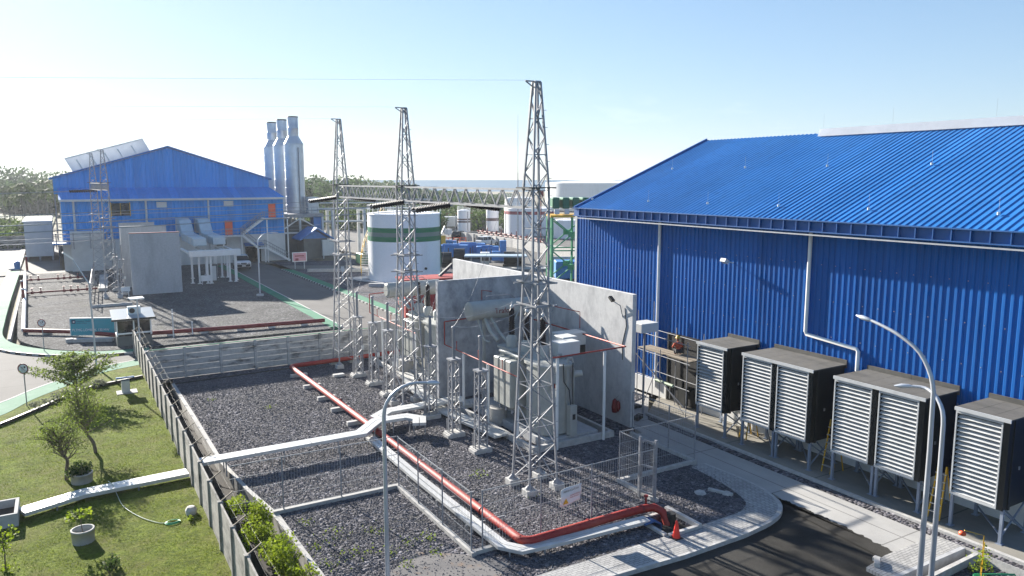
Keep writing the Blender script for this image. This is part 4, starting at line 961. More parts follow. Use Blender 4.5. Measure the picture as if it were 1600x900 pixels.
def swan(b, h, dx, dy, rise, reach, n=7):
    L = math.hypot(dx,dy); dx/=L; dy/=L
    return [(b[0]+dx*reach*(1-math.cos(R(90*i/n))), b[1]+dy*reach*(1-math.cos(R(90*i/n))), h+rise*math.sin(R(90*i/n))) for i in range(n+1)]
l1 = swan((7.78,20.6), 5.6, .86, -.25, .95, 1.0) + [(9.0,20.25,6.53)]
lamp((7.78,20.6), 5.6, l1, .075, 'swan neck street lamp standing in the near gravel', None, (9.4,20.15,6.49))
bx, by = 22.62, 12.9
p2 = smooth_line([(22.62,12.9,5.9),(22.63,13.05,6.55),(22.62,13.45,7.2),(22.62,14.1,7.6),(22.66,14.7,7.8),(22.7,15.2,7.92)],3)
lamp((bx,by,-.3), 5.9, p2[1:], .085, 'taller of the two lamp posts at lower right, its arm reaching towards the hoods', None, (22.75,15.8,8.0))
bx, by = 22.95, 12.72
p3 = smooth_line([(22.95,12.72,4.9),(22.97,12.8,5.45),(23.05,13.1,5.85),(23.15,13.5,5.98),(23.05,13.85,5.97)],3)
lamp((bx,by,-.3), 4.9, p3[1:], .085, 'shorter of the two lamp posts at lower right, grey and curved', None, (22.85,14.35,5.9))

# ------------------------------------------------------------------ scaffold with a worker
t = thing('scaffold', 'steel pole scaffold with planks before the dark opening', 'scaffold', (28.2,30.8,0))
mb = MB(); px_ = [(27.75,32.9),(28.9,32.9),(27.75,31.0),(28.9,31.0),(27.75,28.9),(28.9,28.9)]
for i, (x, y) in enumerate(px_): mb.cyl((x,y,0),(x,y,(5.2,5.6,3.3,4.4,4.1,4.4)[i]),.026,n=6)
for z in (3.0,4.0,1.6):
    mb.cyl((27.75,32.9,z),(27.75,28.7,z-.1),.024,n=6); mb.cyl((28.9,32.9,z),(28.9,28.7,z-.1),.024,n=6)
for x, y in px_[::2]: mb.cyl((x,y,3.0),(28.9,y,3.0),.024,n=6)
mb.cyl((27.6,33.9,3.3),(27.6,28.9,.6),.03,n=6); mb.cyl((27.65,32.2,0),(27.65,31.0,2.6),.024,n=6); mb.cyl((27.7,29.0,.2),(27.7,31.0,1.9),.02,n=6)
mb.build('poles', M['galv'], t)
mb = MB()
for i in range(3): mb.box(27.8+i*.34, 28.1+i*.34, 28.75, 33.0, 3.03, 3.08)
mb.build('planks', M['timber'], t)
mb = MB(); mb.cyl((27.72,29.9,1.5),(27.72,31.3,1.55),.09,n=6); mb.build('hung_sheet', M['palehose'], t)
tag(MB().obox((29.0,30.9,1.2),(.2,.9,.7)).obox((28.95,30.4,.6),(.25,.6,1.0)).cyl((28.9,31.2,.3),(28.9,31.2,1.1),.18).build('pump_unit', M['darkmetal'], bevel=.03), 'dark machinery standing in the shaded opening under the scaffold', 'machinery')
def person(loc, rz, label):
    t = thing('person', label, 'person', loc); t.rotation_euler = (0,0,rz)
    verts = [(0,0,.34),(0,-.03,.48),(0,-.07,.62),(0,-.11,.74),(0,-.13,.80),
             (-.10,.02,.30),(-.17,-.34,.46),(-.14,-.10,.09),(-.14,-.28,.04), (.10,.02,.30),(.17,-.30,.44),(.14,-.06,.09),(.14,-.24,.04),
             (-.2,-.07,.66),(-.27,-.22,.46),(-.17,-.42,.42),(.2,-.07,.66),(.27,-.22,.46),(.17,-.42,.42)]
    edges = [(0,1),(1,2),(2,3),(3,4),(0,5),(5,6),(6,7),(7,8),(0,9),(9,10),(10,11),(11,12),(2,13),(13,14),(14,15),(2,16),(16,17),(17,18)]
    rad = [.13,.13,.15,.07,.055,.09,.075,.05,.04,.09,.075,.05,.04,.07,.05,.035,.07,.05,.035]
    def skin(name, V, E, Rd, mat, sub=1):
        me = bpy.data.meshes.new(name); me.from_pydata(V, E, []); o = bpy.data.objects.new(name, me); COL.objects.link(o); o.parent = t
        sk = o.modifiers.new('skin','SKIN'); layer = me.skin_vertices[0] if me.skin_vertices else None
        if layer is None:
            bpy.context.view_layer.objects.active = o; o.select_set(True); bpy.ops.mesh.customdata_skin_add(); layer = me.skin_vertices[0]
        for i, r in enumerate(Rd): layer.data[i].radius = (r, r)
        layer.data[0].use_root = True
        ss = o.modifiers.new('sub','SUBSURF'); ss.levels = ss.render_levels = sub
        me.materials.append(mat)
        dg = bpy.context.evaluated_depsgraph_get(); dg.update(); m2 = bpy.data.meshes.new_from_object(o.evaluated_get(dg)); o.modifiers.clear(); o.data = m2
        for p in m2.polygons: p.use_smooth = True
        return o
    skin('body', verts, edges, rad, M['hivis'], 2)
    o = skin('trousers', [verts[i] for i in (0,5,6,7,9,10,11)], [(0,1),(1,2),(2,3),(0,4),(4,5),(5,6)], [.15,.11,.09,.065,.11,.09,.065], M['trousers'], 2)
    MB().lathe([(.0,-.12),(.05,-.11),(.085,-.03),(.095,.04),(.085,.1),(.0,.12)], (loc[0],loc[1]-.15,loc[2]+.93), 12).build('head', M['skin'], t)
    MB().lathe([(.15,0),(.12,.015),(.115,.07),(.08,.13),(.0,.15)], (loc[0],loc[1]-.15,loc[2]+.98), 14).build('helmet', M['yellow'], t)
    mb = MB()
    for s in (-1,1):
        for k in range(4): mb.tube([(loc[0]+s*.16+(k-1.5)*.02,loc[1]-.43,loc[2]+.41),(loc[0]+s*.155+(k-1.5)*.022,loc[1]-.49,loc[2]+.39),(loc[0]+s*.15+(k-1.5)*.022,loc[1]-.52,loc[2]+.35)],.009,5)
        mb.tube([(loc[0]+s*.14,loc[1]-.42,loc[2]+.42),(loc[0]+s*.11,loc[1]-.47,loc[2]+.38)],.01,5)
    mb.build('hand', M['skin'], t)
person((28.45,30.35,2.98), R(150), 'person in a yellow helmet and orange top crouching on the scaffold')
t = thing('junction_box', 'white box on two posts between the firewall and blue hall', 'junction box', (26.6,31.2,0))
MB().box(26.3,27.5,30.9,31.9,4.35,4.85).build('box', M['offwhite'], t, bevel=.02)
for y in (31.0,31.8): MB().cyl((26.6,y,-.1),(26.6,y,4.35),.06,n=8).build('post', M['galv'], t)
mb = MB(); mb.box(25.6,27.2,31.8,32.1,-.1,.03); mb.obox((26.8,33.2,.0),(1.4,.2,.16),.3); mb.obox((27.3,34.5,.0),(1.8,.2,.2),-.4); mb.obox((25.7,30.3,.0),(.7,.3,.2),.5); mb.obox((25.3,32.8,.02),(.5,.35,.25),.2)
tag(mb.build('rubble', M['dirt']), 'loose dark planks and rubble on the apron by the scaffold', 'rubble')
sheet('gravel_strip', [(25.6,32.2),(28.9,33.4),(28.9,38),(25.4,38)], -.07, M['gravel'])
# bits on the gravel bed inside the paved curve
for i, (x,y,s,l) in enumerate([(21.4,21.3,.26,'pale flat rock in the sunlit middle of the gravel corner'),(22.25,20.7,.22,'small pale rock near the curved path edge')]):
    mb = MB(); mb.lathe([(s,0),(s*.85,.06),(s*.45,.11),(0,.12)], (x,y,0), 6, False); tag(mb.build('rock', M['footing']), l, 'rock')
tag(MB().obox((22.1,20.9,.05),(.14,1.0,.1),.45).build('concrete_offcut', M['footing']), 'long pale concrete offcut lying in the gravel corner', 'concrete offcut')

# ------------------------------------------------------------------ precast boundary walls
def precast(pts_fn, n, label, step, h, arms, axis, mat='oldconc'):
    t = thing('precast_wall', label, 'precast concrete wall', pts_fn(0)+(0,))
    for i in range(n+1):
        x, y = pts_fn(i)
        MB().box(x-.09,x+.09,y-.09,y+.09,-.6,h+.03).build('post', M[mat], t, bevel=.01)
        if i < n:
            x2, y2 = pts_fn(i+1); mb = MB(); k = 5; ph = (h+.1)/k
            for j in range(k):
                z0 = -.1+j*ph
                if axis == 'y': mb.box(x-.03+.004*(j%2),x+.03+.004*(j%2),y+.095,y2-.095,z0+.001,z0+ph-.006)
                else: mb.box(x+.095,x2-.095,y-.03+.012*(j%2),y+.03+.012*(j%2),z0+.001,z0+ph-.012)
            if arms == 'slab': pass
            mb.build('panel', M[mat], t)
        if arms is True:
            mb = MB(); mb.bar((x,y,h),(x+.42,y-.05,h+.30),.035); mb.build('wire_arm', M['timber'], t)
    if arms is True:
        mb = MB()
        for f in (.45,.95):
            for i in range(n):
                x,y = pts_fn(i); x2,y2 = pts_fn(i+1); mb.tube(catenary((x+.42*f,y,h+.3*f),(x2+.42*f,y2,h+.3*f),.05,5),.0028,4,False)
        mb.build('barbed_wire', M['darkmetal'], t)
precast(lambda i: (3.95, 17.5+i*2.15), 20, 'long precast fence with barbed wire arms between lawn and gravel', 2.15, 1.72, True, 'y')
precast(lambda i: (4.05+i*2.2, 52.05), 9, 'stained precast wall across the back of the gravel yard', 2.2, 1.8, False, 'x', 'backconc')
tag(MB().box(4.2,23.8,52.0,52.11,1.84,1.87).build('green_capping', M['walkgreen2']), 'thin green capping strip along the back precast wall', 'capping strip')
# ------------------------------------------------------------------ lawn planting
def shrub(name, c, r, n, size, label, cat='shrub', mat='leaf', group=None, flat=0, stem=True, lumps=6):
    t = thing(name, label, cat, c, group); mb = MB(); per = max(10, n//lumps)
    for i in range(lumps):
        o = npr.normal(0, .45, 3)*np.array(r); o[2] = abs(o[2])*.8
        leaves(mb, blob((c[0]+o[0], c[1]+o[1], c[2]+r[2]*.5+o[2]), np.array(r)*.55, per), size, flat)
    mb.build('foliage', M[mat], t)
    if stem:
        mb = MB()
        for i in range(4): a = npr.normal(0,.35,2); mb.tube([(c[0],c[1],c[2]-.05),(c[0]+a[0]*r[0]*.6,c[1]+a[1]*r[1]*.6,c[2]+r[2]*.5),(c[0]+a[0]*r[0],c[1]+a[1]*r[1],c[2]+r[2]*1.0)],[.018,.014,.006],5)
        mb.build('stems', M['bark'], t)
    return t
def limb(mb, p, d, L, r, depth, tips, bend=.35, kids=3, up=.25, seg=4):
    P = [V3(p)]; d = V3(d)/np.linalg.norm(d); dirs = []
    for i in range(seg):
        d = d + npr.normal(0, bend/seg, 3) + np.array([0,0,up/seg]); d /= np.linalg.norm(d); P.append(P[-1]+d*L/seg); dirs.append(d)
    mb.tube([tuple(q) for q in P], [r*(1-.55*i/seg) for i in range(seg+1)], 7 if r > .03 else 5)
    if depth == 0: tips += [(q, L) for q in P[2:]]; return
    for k in range(kids):
        j = rnd.randint(2, seg); nd = dirs[j-1] + npr.normal(0, .75, 3); limb(mb, P[j], nd, L*.62, r*.5, depth-1, tips, bend, kids, up, seg)
# tiered tree at the lawn corner
t = thing('tiered_tree', 'spreading tree with flat leaf tiers at the lawn corner by the road', 'tree', (.05,49.6,0))
tr = MB(); tr.tube([(.05,49.6,-.1),(.08,49.62,.7),(.0,49.55,1.5),(.06,49.6,2.5)], [.1,.085,.06,.02], 8)
lf = MB()
for z, L, k in ((.6,2.2,8),(1.0,2.0,7),(1.5,1.4,6),(2.0,.8,5)):
    for i in range(k):
        a = 6.28*i/k + npr.uniform(-.3,.3) + z*2; l = L*npr.uniform(.75,1.1); rise = npr.uniform(.55,.95)
        P = [(.05+math.cos(a)*l*f, 49.6+math.sin(a)*l*f, z + rise*l*f*(1-.25*f)) for f in (0,.35,.7,1)]
        tr.tube(P, [.035,.025,.016,.006], 5)
        for f in np.linspace(.25,1.02,9):
            q = np.array([.05+math.cos(a)*l*f, 49.6+math.sin(a)*l*f, z+rise*l*f*(1-.25*f)+.05]); leaves(lf, q+npr.normal(0,1,(34,3))*np.array([.17,.17,.05]), .12, .55)
tr.build('trunk', M['bark'], t); lf.build('crown', M['leaf_olive'], t)
# two small crooked trees
def crooked(path, r, crown, n, label, mat, lean=()):
    t = thing('crooked_tree', label, 'small tree', (path[0][0],path[0][1],0)); tr = MB(); tr.tube(path, [r*(1-.5*i/(len(path)-1)) for i in range(len(path))], 8); tips = []
    for c in path[len(path)//2:]:
        for k in range(4): limb(tr, c, (npr.normal(0,.7),npr.normal(0,.7),.8), crown*.55, r*.38, 1, tips, .5, 3, .3)
    tr.build('trunk', M['bark'], t); lf = MB()
    for q, L in tips: leaves(lf, q+npr.normal(0,crown*.13,(n,3)), .07, .15)
    lf.build('crown', M[mat], t)
crooked(smooth_line([(.62,38.9,-.05),(.55,38.95,.5),(.3,39.1,.95),(.25,39.2,1.4),(.05,39.3,1.9)],3), .08, 1.7, 17, 'crooked airy tree in mid lawn with a long dark shadow', 'leaf_olive')
crooked(smooth_line([(-.58,35.9,-.05),(-.55,35.95,.4),(-.5,36.0,.85),(-.75,36.1,1.25),(-.7,36.15,1.7)],3), .08, 1.35, 11, 'bare crooked little tree beside the shrub in a concrete ring', 'leaf_olive')
def ring_pot(c, r, h, label):
    t = thing('ring_planter', label, 'concrete planter', (c[0],c[1],0))
    MB().lathe([(r*.94,0),(r,h),(r*1.02,h),(r*1.02,h+.05),(r*.86,h+.05),(r*.84,h-.12)], (c[0],c[1],0), 28).build('ring', M['concrete'], t)
    MB().lathe([(r*.85,h-.13),(0.001,h-.11)], (c[0],c[1],0), 28).build('soil', M['soil'], t); return t
ring_pot((-.12,29.2), .37, .42, 'round concrete planter with a thin leafy sapling on the near lawn')
ring_pot((-.02,35.3), .42, .36, 'round concrete planter holding a dense shrub by the crooked trees')
shrub('potted_shrub', (-.02,35.3,.3), (.45,.45,.45), 900, .1, 'dense green shrub filling a concrete ring on the lawn', 'shrub', 'leaf')
t = thing('sapling', 'thin sapling with broad leaves growing in the near ring planter', 'sapling', (-.12,29.2,.3))
tr = MB(); tr.tube([(-.12,29.2,.28),(-.15,29.2,.65),(-.2,29.25,1.05)],[.018,.014,.006],6); lf = MB()
for i in range(8): a = i*.8; tr.tube([(-.17,29.22,.75+.03*i),(-.17+.3*math.cos(a),29.22+.3*math.sin(a),.95+.02*i)],[.007,.004],4); leaves(lf, np.array([-.17+.33*math.cos(a),29.22+.33*math.sin(a),.95+.02*i])+npr.normal(0,.07,(14,3)), .14, .5)
tr.build('stem', M['bark'], t); lf.build('leaves', M['leaf_light'], t)
t = thing('box_planter', 'rectangular concrete box planter cut off by the left picture edge', 'concrete planter', (-2.8,32.6,0))
mb = MB(); mb.box(-3.6,-2.12,31.75,31.87,0,.5); mb.box(-3.6,-2.12,33.3,33.42,0,.5); mb.box(-2.24,-2.12,31.871,33.299,0,.5); mb.box(-3.6,-3.48,31.871,33.299,0,.5); mb.build('walls', M['concrete'], t, bevel=.01)
MB().box(-3.48,-2.24,31.87,33.3,0,.2).build('soil', M['soil'], t)
t = thing('sapling', 'thin yellow-leaved sapling at the lower left corner', 'sapling', (-2.35,28.2,0)); tr = MB(); tr.tube([(-2.35,28.2,0),(-2.33,28.2,.6),(-2.37,28.2,1.25)],[.03,.022,.008],6); tips = []
for z in (.7,.95,1.15): 
    for k in range(3): limb(tr, (-2.35,28.2,z), (npr.normal(0,.8),npr.normal(0,.8),.7), .4, .01, 0, tips)
lf = MB()
for q, L in tips: leaves(lf, q+npr.normal(0,.07,(7,3)), .11, .2)
leaves(lf, np.array([-2.25,28.1,.1])+npr.normal(0,.1,(60,3)), .1)
tr.build('stem', M['bark'], t); lf.build('leaves', M['leaf_light'], t)
shrub('low_plant', (.55,26.35,0), (.3,.3,.35), 260, .1, 'small dark green plant at the bottom edge of the lawn', 'plant', 'leaf')
shrub('low_plant', (3.3,29.1,0), (.16,.16,.15), 70, .09, 'grass tuft beside the pale stone by the fence', 'plant', 'leaf_light', stem=False, lumps=2)
tag(MB().lathe([(.2,0),(.22,.16),(.14,.28),(0,.3)], (3.45,29.7,0), 7, False).build('stone', M['footing']), 'pale broken stone on the lawn beside the fence', 'stone')
t = thing('garden_hose', 'thin hose across the lawn ending in a green coil', 'garden hose', (2,31.5,0))
hp = smooth_line([(.9,34.0,.3),(1.05,33.3,.32),(1.15,32.9,.05),(1.3,31.6,.03),(1.75,30.3,.03),(2.25,29.45,.03),(2.6,29.2,.03)],6); MB().tube(hp,.014,6).build('hose', M['palehose'], t)
mb = MB()
for k in range(3): mb.tube([(2.75+(.26-.03*k)*math.cos(a), 29.2+(.2-.03*k)*math.sin(a), .03+.015*k) for a in np.linspace(0,6.28,24)],.014,6)
mb.build('coil', M['greenhose'], t)
t = thing('meter_box', 'small grey post box with a blue sloping roof on the lawn', 'meter box', (2.6,49.5,0))
MB().box(2.38,2.82,49.3,49.7,0,.75).build('box', M['offwhite'], t, bevel=.01); MB().obox((2.6,49.5,.9),(.95,.8,.08),0,R(-12)).build('roof', M['bluep'], t); MB().box(2.1,3.2,49.05,49.95,-.05,.04).build('base_slab', M['footing'], t)
# silvery border plants
for i, (x, y) in enumerate([(-1.9,48.5),(-1.4,49.2),(-.9,49.6),(-.35,50.3),(.55,51.1),(1.0,51.4),(1.55,51.7),(-.7,50.5),(.2,51.6),(1.3,52.1)]):
    t = shrub('border_shrub', (x,y,0), (.42,.34,.28), 240, .09, f'low silvery border shrub along the hedge kerb by the tiered tree', 'shrub', 'leaf_silver', 'silvery shrubs in the hedge strip', .2, False, 4)
# bushes in the ditch behind the near fence
for i, (x, y, r, n, l) in enumerate([(5.0,29.4,.55,900,'yellow-green bush in the ditch just past the tray crossing'),(5.25,27.9,.75,1500,'large yellow-green bush behind the fence at the kerb corner'),(5.2,26.0,.75,1500,'bush behind the fence, third along towards the camera'),(5.5,24.4,.8,1700,'broad yellow-green bush beside the near gravel edge'),(5.4,22.8,.8,1700,'nearest bush behind the fence at the bottom edge')]):
    shrub('ditch_bush', (x,y,-.35), (r*.75,r,r*1.0), n, .1, l, 'bush', 'leaf_light', 'bushes growing in the ditch behind the fence', 0, True, 8)
# road signs
def road_sign(c, h, label, rz=-.5):
    t = thing('road_sign', label, 'road sign', (c[0],c[1],0), 'no right turn signs by the curved road')
    MB().cyl((c[0],c[1],-.1),(c[0],c[1],h+.25),.028,n=8).build('post', M['galv'], t)
    fx, fy = math.sin(rz), -math.cos(rz); cx, cy = c[0]+fx*.04, c[1]+fy*.04; rx, ry = math.cos(rz), math.sin(rz)
    P = lambda u, v, d=0: (cx+rx*u+fx*d, cy+ry*u+fy*d, h+v)
    dk = MB().cyl(P(0,0,-.005),P(0,0,.01),.30,n=28).build('disc', M['white'], t)
    mb = MB(); n = 28; vs = [P(.3*math.cos(6.2832*i/n),.3*math.sin(6.2832*i/n),.013) for i in range(n)]+[P(.235*math.cos(6.2832*i/n),.235*math.sin(6.2832*i/n),.013) for i in range(n)]
    mb.add(vs, [(i,(i+1)%n,n+(i+1)%n,n+i) for i in range(n)]); mb.build('red_ring', M['darkred'], dk)
    mb = MB(); mb.bar(P(-.06,-.18,.016),P(-.06,.1,.016),.06,.006); mb.bar(P(-.06,.09,.017),P(.08,.09,.017),.06,.006); mb.add([P(.06,.17,.018),P(.06,.01,.018),P(.17,.09,.018)],[(0,1,2)]); mb.build('arrow', M['black'], dk)
    MB().bar(P(-.2,.18,.02),P(.2,-.18,.02),.04,.004).build('slash', M['darkred'], dk)
road_sign((-2.38,49.3), 2.13, 'round no right turn sign at the lawn edge beside the tiered tree')
road_sign((-1.75,64.9), 2.1, 'round no right turn sign across the road before the gravel yard')

# ------------------------------------------------------------------ left gravel yard
t = thing('guard_booth', 'small dark and white guard booth with a sloping white roof', 'guard booth', (4.2,64.9,0))
MB().box(3.0,5.4,63.7,66.1,-.05,.75).build('base_wall', M['greycont'], t)
wi = MB().box(3.05,5.35,63.75,66.05,.75,2.0).build('windows', M['glass'], t)
mb = MB()
for x, y in ((3.0,63.7),(5.32,63.7),(3.0,66.02),(5.32,66.02)): mb.box(x,x+.09,y,y+.09,.751,2.0)
mb.box(4.15,4.25,63.72,63.748,.75,2.0); mb.box(3.0,5.4,63.66,63.699,.9,1.02); mb.box(3.09,5.32,63.70,63.749,1.92,2.0); mb.box(5.401,5.44,63.7,66.1,.8,.9); mb.box(5.35,5.39,64.6,64.7,.75,2)
mb.build('window_frame', M['white'], wi)
MB().box(5.401,5.43,65.1,65.9,0,1.9).build('door', M['black'], t)
mb = MB(); mb.add([(2.75,63.45,2.02),(5.7,63.45,2.02),(5.7,66.3,2.4),(2.75,66.3,2.4),(2.75,63.45,2.1),(5.7,63.45,2.1),(5.7,66.3,2.48),(2.75,66.3,2.48)],[(0,3,2,1),(4,5,6,7),(0,1,5,4),(1,2,6,5),(2,3,7,6),(3,0,4,7)]); rf = mb.build('roof', M['ventsheet'], t)
MB().box(2.7,5.75,63.39,63.45,1.98,2.13).build('fascia', M['black'], rf)
ac = MB().box(3.9,4.8,64.5,65.0,2.15,2.85).build('air_conditioner', M['duct'], t, bevel=.02); MB().cyl((4.2,64.49,2.55),(4.2,64.47,2.55),.2,n=14).build('fan_grille', M['black'], ac)
t = thing('name_board', 'teal name board with pale lettering beside the guard booth', 'sign board', (1.6,68.3,0))
p0, p1 = (.05,69.4), (3.15,67.9); ang = math.atan2(p1[1]-p0[1],p1[0]-p0[0]); cx, cy = (p0[0]+p1[0])/2,(p0[1]+p1[1])/2; L = math.hypot(p1[0]-p0[0],p1[1]-p0[1])
bd = MB().obox((cx,cy,.85),(L,.1,1.35),ang).build('board', M['teal'], t); MB().obox((cx,cy,1.56),(L+.05,.13,.07),ang).obox((p0[0],p0[1],.85),(.06,.13,1.4),ang).build('frame', M['white'], t)
nx_, ny_ = math.sin(ang), -math.cos(ang); ux, uy = math.cos(ang), math.sin(ang)
Q = lambda u, z, d=.056: (p0[0]+ux*u+nx_*d, p0[1]+uy*u+ny_*d, z)
text(bd, 'PLTMG LOMBOK 130 MW', .29, Q(.14,.52), (R(90),0,ang), 'letter_white', sx=.86); text(bd, 'PEMBANGKIT TENAGA', .13, Q(.5,1.28), (R(90),0,ang), 'navy', sx=.8); text(bd, 'LISTRIK LOMBOK', .13, Q(.5,1.12), (R(90),0,ang), 'navy', sx=.8)
MB().obox(Q(.28,1.28),(.3,.02,.3),ang).build('emblem', M['navy'], bd); MB().obox(Q(.3,1.28,.07),(.12,.01,.1),ang).build('emblem_mark', M['letter_white'], bd)
MB().obox(Q(.5,.08,0),(.1,.09,.3),ang).obox(Q(L-.5,.08,0),(.1,.09,.3),ang).build('feet', M['footing'], t)
t = thing('concrete_channel', 'pale concrete channel lying before the teal board', 'concrete trough', (1.3,66.9,0)); MB().obox((1.5,66.9,.12),(2.9,.5,.26),ang+.05).build('channel', M['footing'], t); MB().obox((-.1,67.5,.14),(.5,.5,.28),ang+.6).build('end_piece', M['footing'], t)
# lamp by the booth, arm lamp, mid yard lamp
t = thing('booth_lamp', 'flat white lamp on a pole before the guard booth', 'lamp post', (4.5,63.2,0)); MB().cyl((4.5,63.2,0),(4.5,63.2,3.6),.07,.055,10).build('pole', M['galv_pole'], t); MB().obox((4.45,63.2,3.68),(1.0,.6,.09),.2,.1).build('lamp_head', M['white'], t)
t = thing('street_lamp', 'leaning-arm street lamp behind the tiered tree, lamp up left', 'street lamp', (1.35,57.0,0)); MB().tube([(1.35,57.0,-.1),(1.33,57,3),(1.3,57,5.8)],[.07,.06,.05],10).build('pole', M['galv_pole'], t)
MB().tube([(1.3,57,5.7),(.9,57.1,6.5),(.45,57.2,7.4)],[.045,.04,.03],8).build('arm', M['galv_pole'], t); MB().obox((.22,57.2,7.6),(.75,.3,.1),.1,0,.7).build('lamp_head', M['white'], t)
lb = (18.1,84.6); lamp(lb, 5.7, swan((lb[0],lb[1]), 5.7, .95, .3, 1.1, 1.6) , .08, 'slim curved street lamp beside the green walkway of the service road', None, (20.5,85.3,6.75))
tag(MB().lathe([(.4,0),(.4,.18),(.3,.2)], (lb[0],lb[1],0), 12).build('lamp_footing', M['footing']), 'round concrete footing of the slim curved lamp', 'footing')
t = thing('hydrant_main', 'long dark red pipe along the front of the left gravel yard', 'red pipe', (8,66,.3)); MB().tube([(-3.25,73.0,.3),(0,70.6,.3),(3.2,67.0,.3),(6.2,66.4,.3),(12,65.6,.3),(19.3,65.0,.3)],.17,10).build('pipe', M['darkred'], t)
mb = MB()
for x, y in ((-1.6,72),(7,66.3),(9.5,66),(12.3,65.6),(14.8,65.4),(17.5,65.2)): mb.box(x-.3,x+.3,y-.2,y+.2,0,.14)
mb.build('pipe_blocks', M['footing'], t)
t = thing('white_pipe', 'long white pipe running back along the left gravel yard', 'pipe', (-3.9,95,.3)); MB().tube([(-3.3,73.2,.3),(-3.95,97,.3),(-4.6,119,.3)],.17,10).build('pipe', M['white'], t)
for y, x0, x1, l in ((97.1,-3.8,3.0,'nearer'),(109.8,-4.2,2.3,'farther')):
    t = thing('valve_line', f'{l} dark red branch pipe with valves across the left gravel', 'red pipe', (0,y,.3)); MB().tube([(x0,y,.35),(x1,y+.2,.35)],.1,8).build('pipe', M['darkred'], t)
    for f in (.08,.2,.52,.62,.72,.85): x = x0+(x1-x0)*f; MB().cyl((x,y,.4),(x,y,.85),.05).cyl((x,y,.8),(x,y,.85),.16,n=8).cyl((x-.14,y,.35),(x+.14,y,.35),.17,n=8).build('valve', M['darkred'], t)
for x, y, h, l in ((-3.9,92.5,1.3,'short red hydrant post with pale cap by the yard drain'),(-4.25,101,1.2,'short dark red post on the white pipe'),(-4.5,124,2.0,'red valve post in front of the container row')):
    t = thing('hydrant_post', l, 'hydrant', (x,y,0)); MB().cyl((x,y,0),(x,y,h),.14,n=8).build('post', M['darkred'], t); MB().lathe([(.2,0),(.2,.12),(0,.16)],(x,y,h),8).build('cap', M['offwhite'], t); MB().box(x-.25,x+.25,y-.25,y+.25,-.05,.08).build('base', M['footing'], t)
for x, y, h, l in ((7.1,65.3,1.9,'taller thin white marker post behind the back wall'),(8.6,65.9,1.0,'short white marker post beside the dark red pipe'),(7.9,72.6,1.1,'thin white marker post standing in the left gravel')):
    tag(MB().cyl((x,y,0),(x,y,h),.045,n=8).cyl((x,y,h),(x,y,h+.05),.07,n=8).build('marker_post', M['white']), l, 'marker post')
t = thing('pipe_railing', 'white pipe railing running back through the left gravel yard', 'railing', (2.4,97,0)); mb = MB()
for z in (.5,1.1,1.7): mb.cyl((1.9,85.5,z),(3.2,113,z),.05,n=6)
for i in range(11): f = i/10; mb.cyl((1.9+1.3*f,85.5+27.5*f,0),(1.9+1.3*f,85.5+27.5*f,1.7),.05,n=6)
mb.build('rails', M['galv'], t); MB().box(2.0,5.6,84.9,85.1,-.1,.25).build('end_kerb', M['footing'], t)
tag(MB().obox((3.9,104,.2),(.9,14,.35),-.05).build('trench_cover', M['footing']), 'long pale trench cover behind the white railing', 'trench cover')
# concrete walls of the left yard
for x0, x1, y, h, l in ((6.2,11.25,92.0,6.72,'nearest stained concrete blast wall in the left yard'),(5.8,10.7,99,7.08,'second concrete blast wall seen above the nearest one'),(6.1,10.1,106,7.15,'rearmost concrete blast wall before the blue gable hall')):
    t = thing('blast_wall', l, 'concrete wall', ((x0+x1)/2,y,0)); MB().box(x0,x1,y,y+.35,-.2,h).build('wall', M['streakconc'], t); MB().box(x0-.02,x1+.02,y-.03,y+.38,h,h+.07).build('coping', M['darkred' if y < 95 else 'concrete'], t)
# left lattice towers and their bay
tw = gantry_tower((4.2,91.5), 'left lattice tower before the blast walls and blue gable hall', None, 15.6)
gantry_tower((3.6,104), 'second left lattice tower behind the first, before the blue gable hall', None, 15.6)
t = thing('gantry_beam', 'short lattice beam between the two left lattice towers', 'lattice beam', (3.9,97.5,11.35)); mb = MB()
for x in (-.3,.3):
    for z in (11.4,12.12): mb.bar((4.2+x,91.9,z),(3.6+x,103.6,z),.09)
for i in range(12):
    y = 91.9+i*.98; x = 4.2-.6*i/12
    for s in (-.3,.3): mb.bar((x+s,y,11.4),(x+s,y+.49,12.12),.06); mb.bar((x+s,y+.49,12.12),(x+s,y+.98,11.4),.06)
mb.build('lattice_frame', M['galv'], t)
for k, (y, l) in enumerate(((93.5,'nearest'),(97.5,'middle'),(101.5,'rear'))):
    p = V3((3.6,y,11.3)); q = V3((1.0,y+.2,11.25)); t = thing('insulator_string', f'{l} brownish insulator string on the left lattice tower beam', 'insulator', tuple(p)); mb = MB()
    for i in range(16): a = p+(q-p)*(i+.5)/16; mb.cyl(a-np.array([.05,0,0]),a+np.array([.05,0,0]),.15,.08,8)
    mb.build('discs', M['porcelain'], t)
    wire(catenary((1.0,y+.2,11.25),(-150,y+40,11.5),1.5,16), .014, f'conductor running left from the {l} left insulator string', group='conductors of the left gantry')
for k, (z, l) in enumerate(((8.5,'upper'),(7.6,'middle'),(5.9,'lower'),(5.4,'lowest'))):
    wire(catenary((-120,80,z+.5),(33,112,z),.5,16), .022, f'{l} of the thin lines crossing before the blue gable hall', group='lines before the gable hall')
for c, l in (((5.4,93.2),'lattice stand beside the left lattice tower, nearest the blast wall'),((5.0,97.0),'lattice stand behind the left lattice tower'),((5.2,101.0),'lattice stand before the rearmost blast wall')): stand(c, l)
tag(MB().box(5.0,5.9,91.0,91.1,.6,1.1).box(5.1,5.16,91.02,91.08,0,.6).box(5.7,5.76,91.02,91.08,0,.6).build('small_sign', M['white']), 'small white sign plate at the foot of the left lattice tower', 'sign')
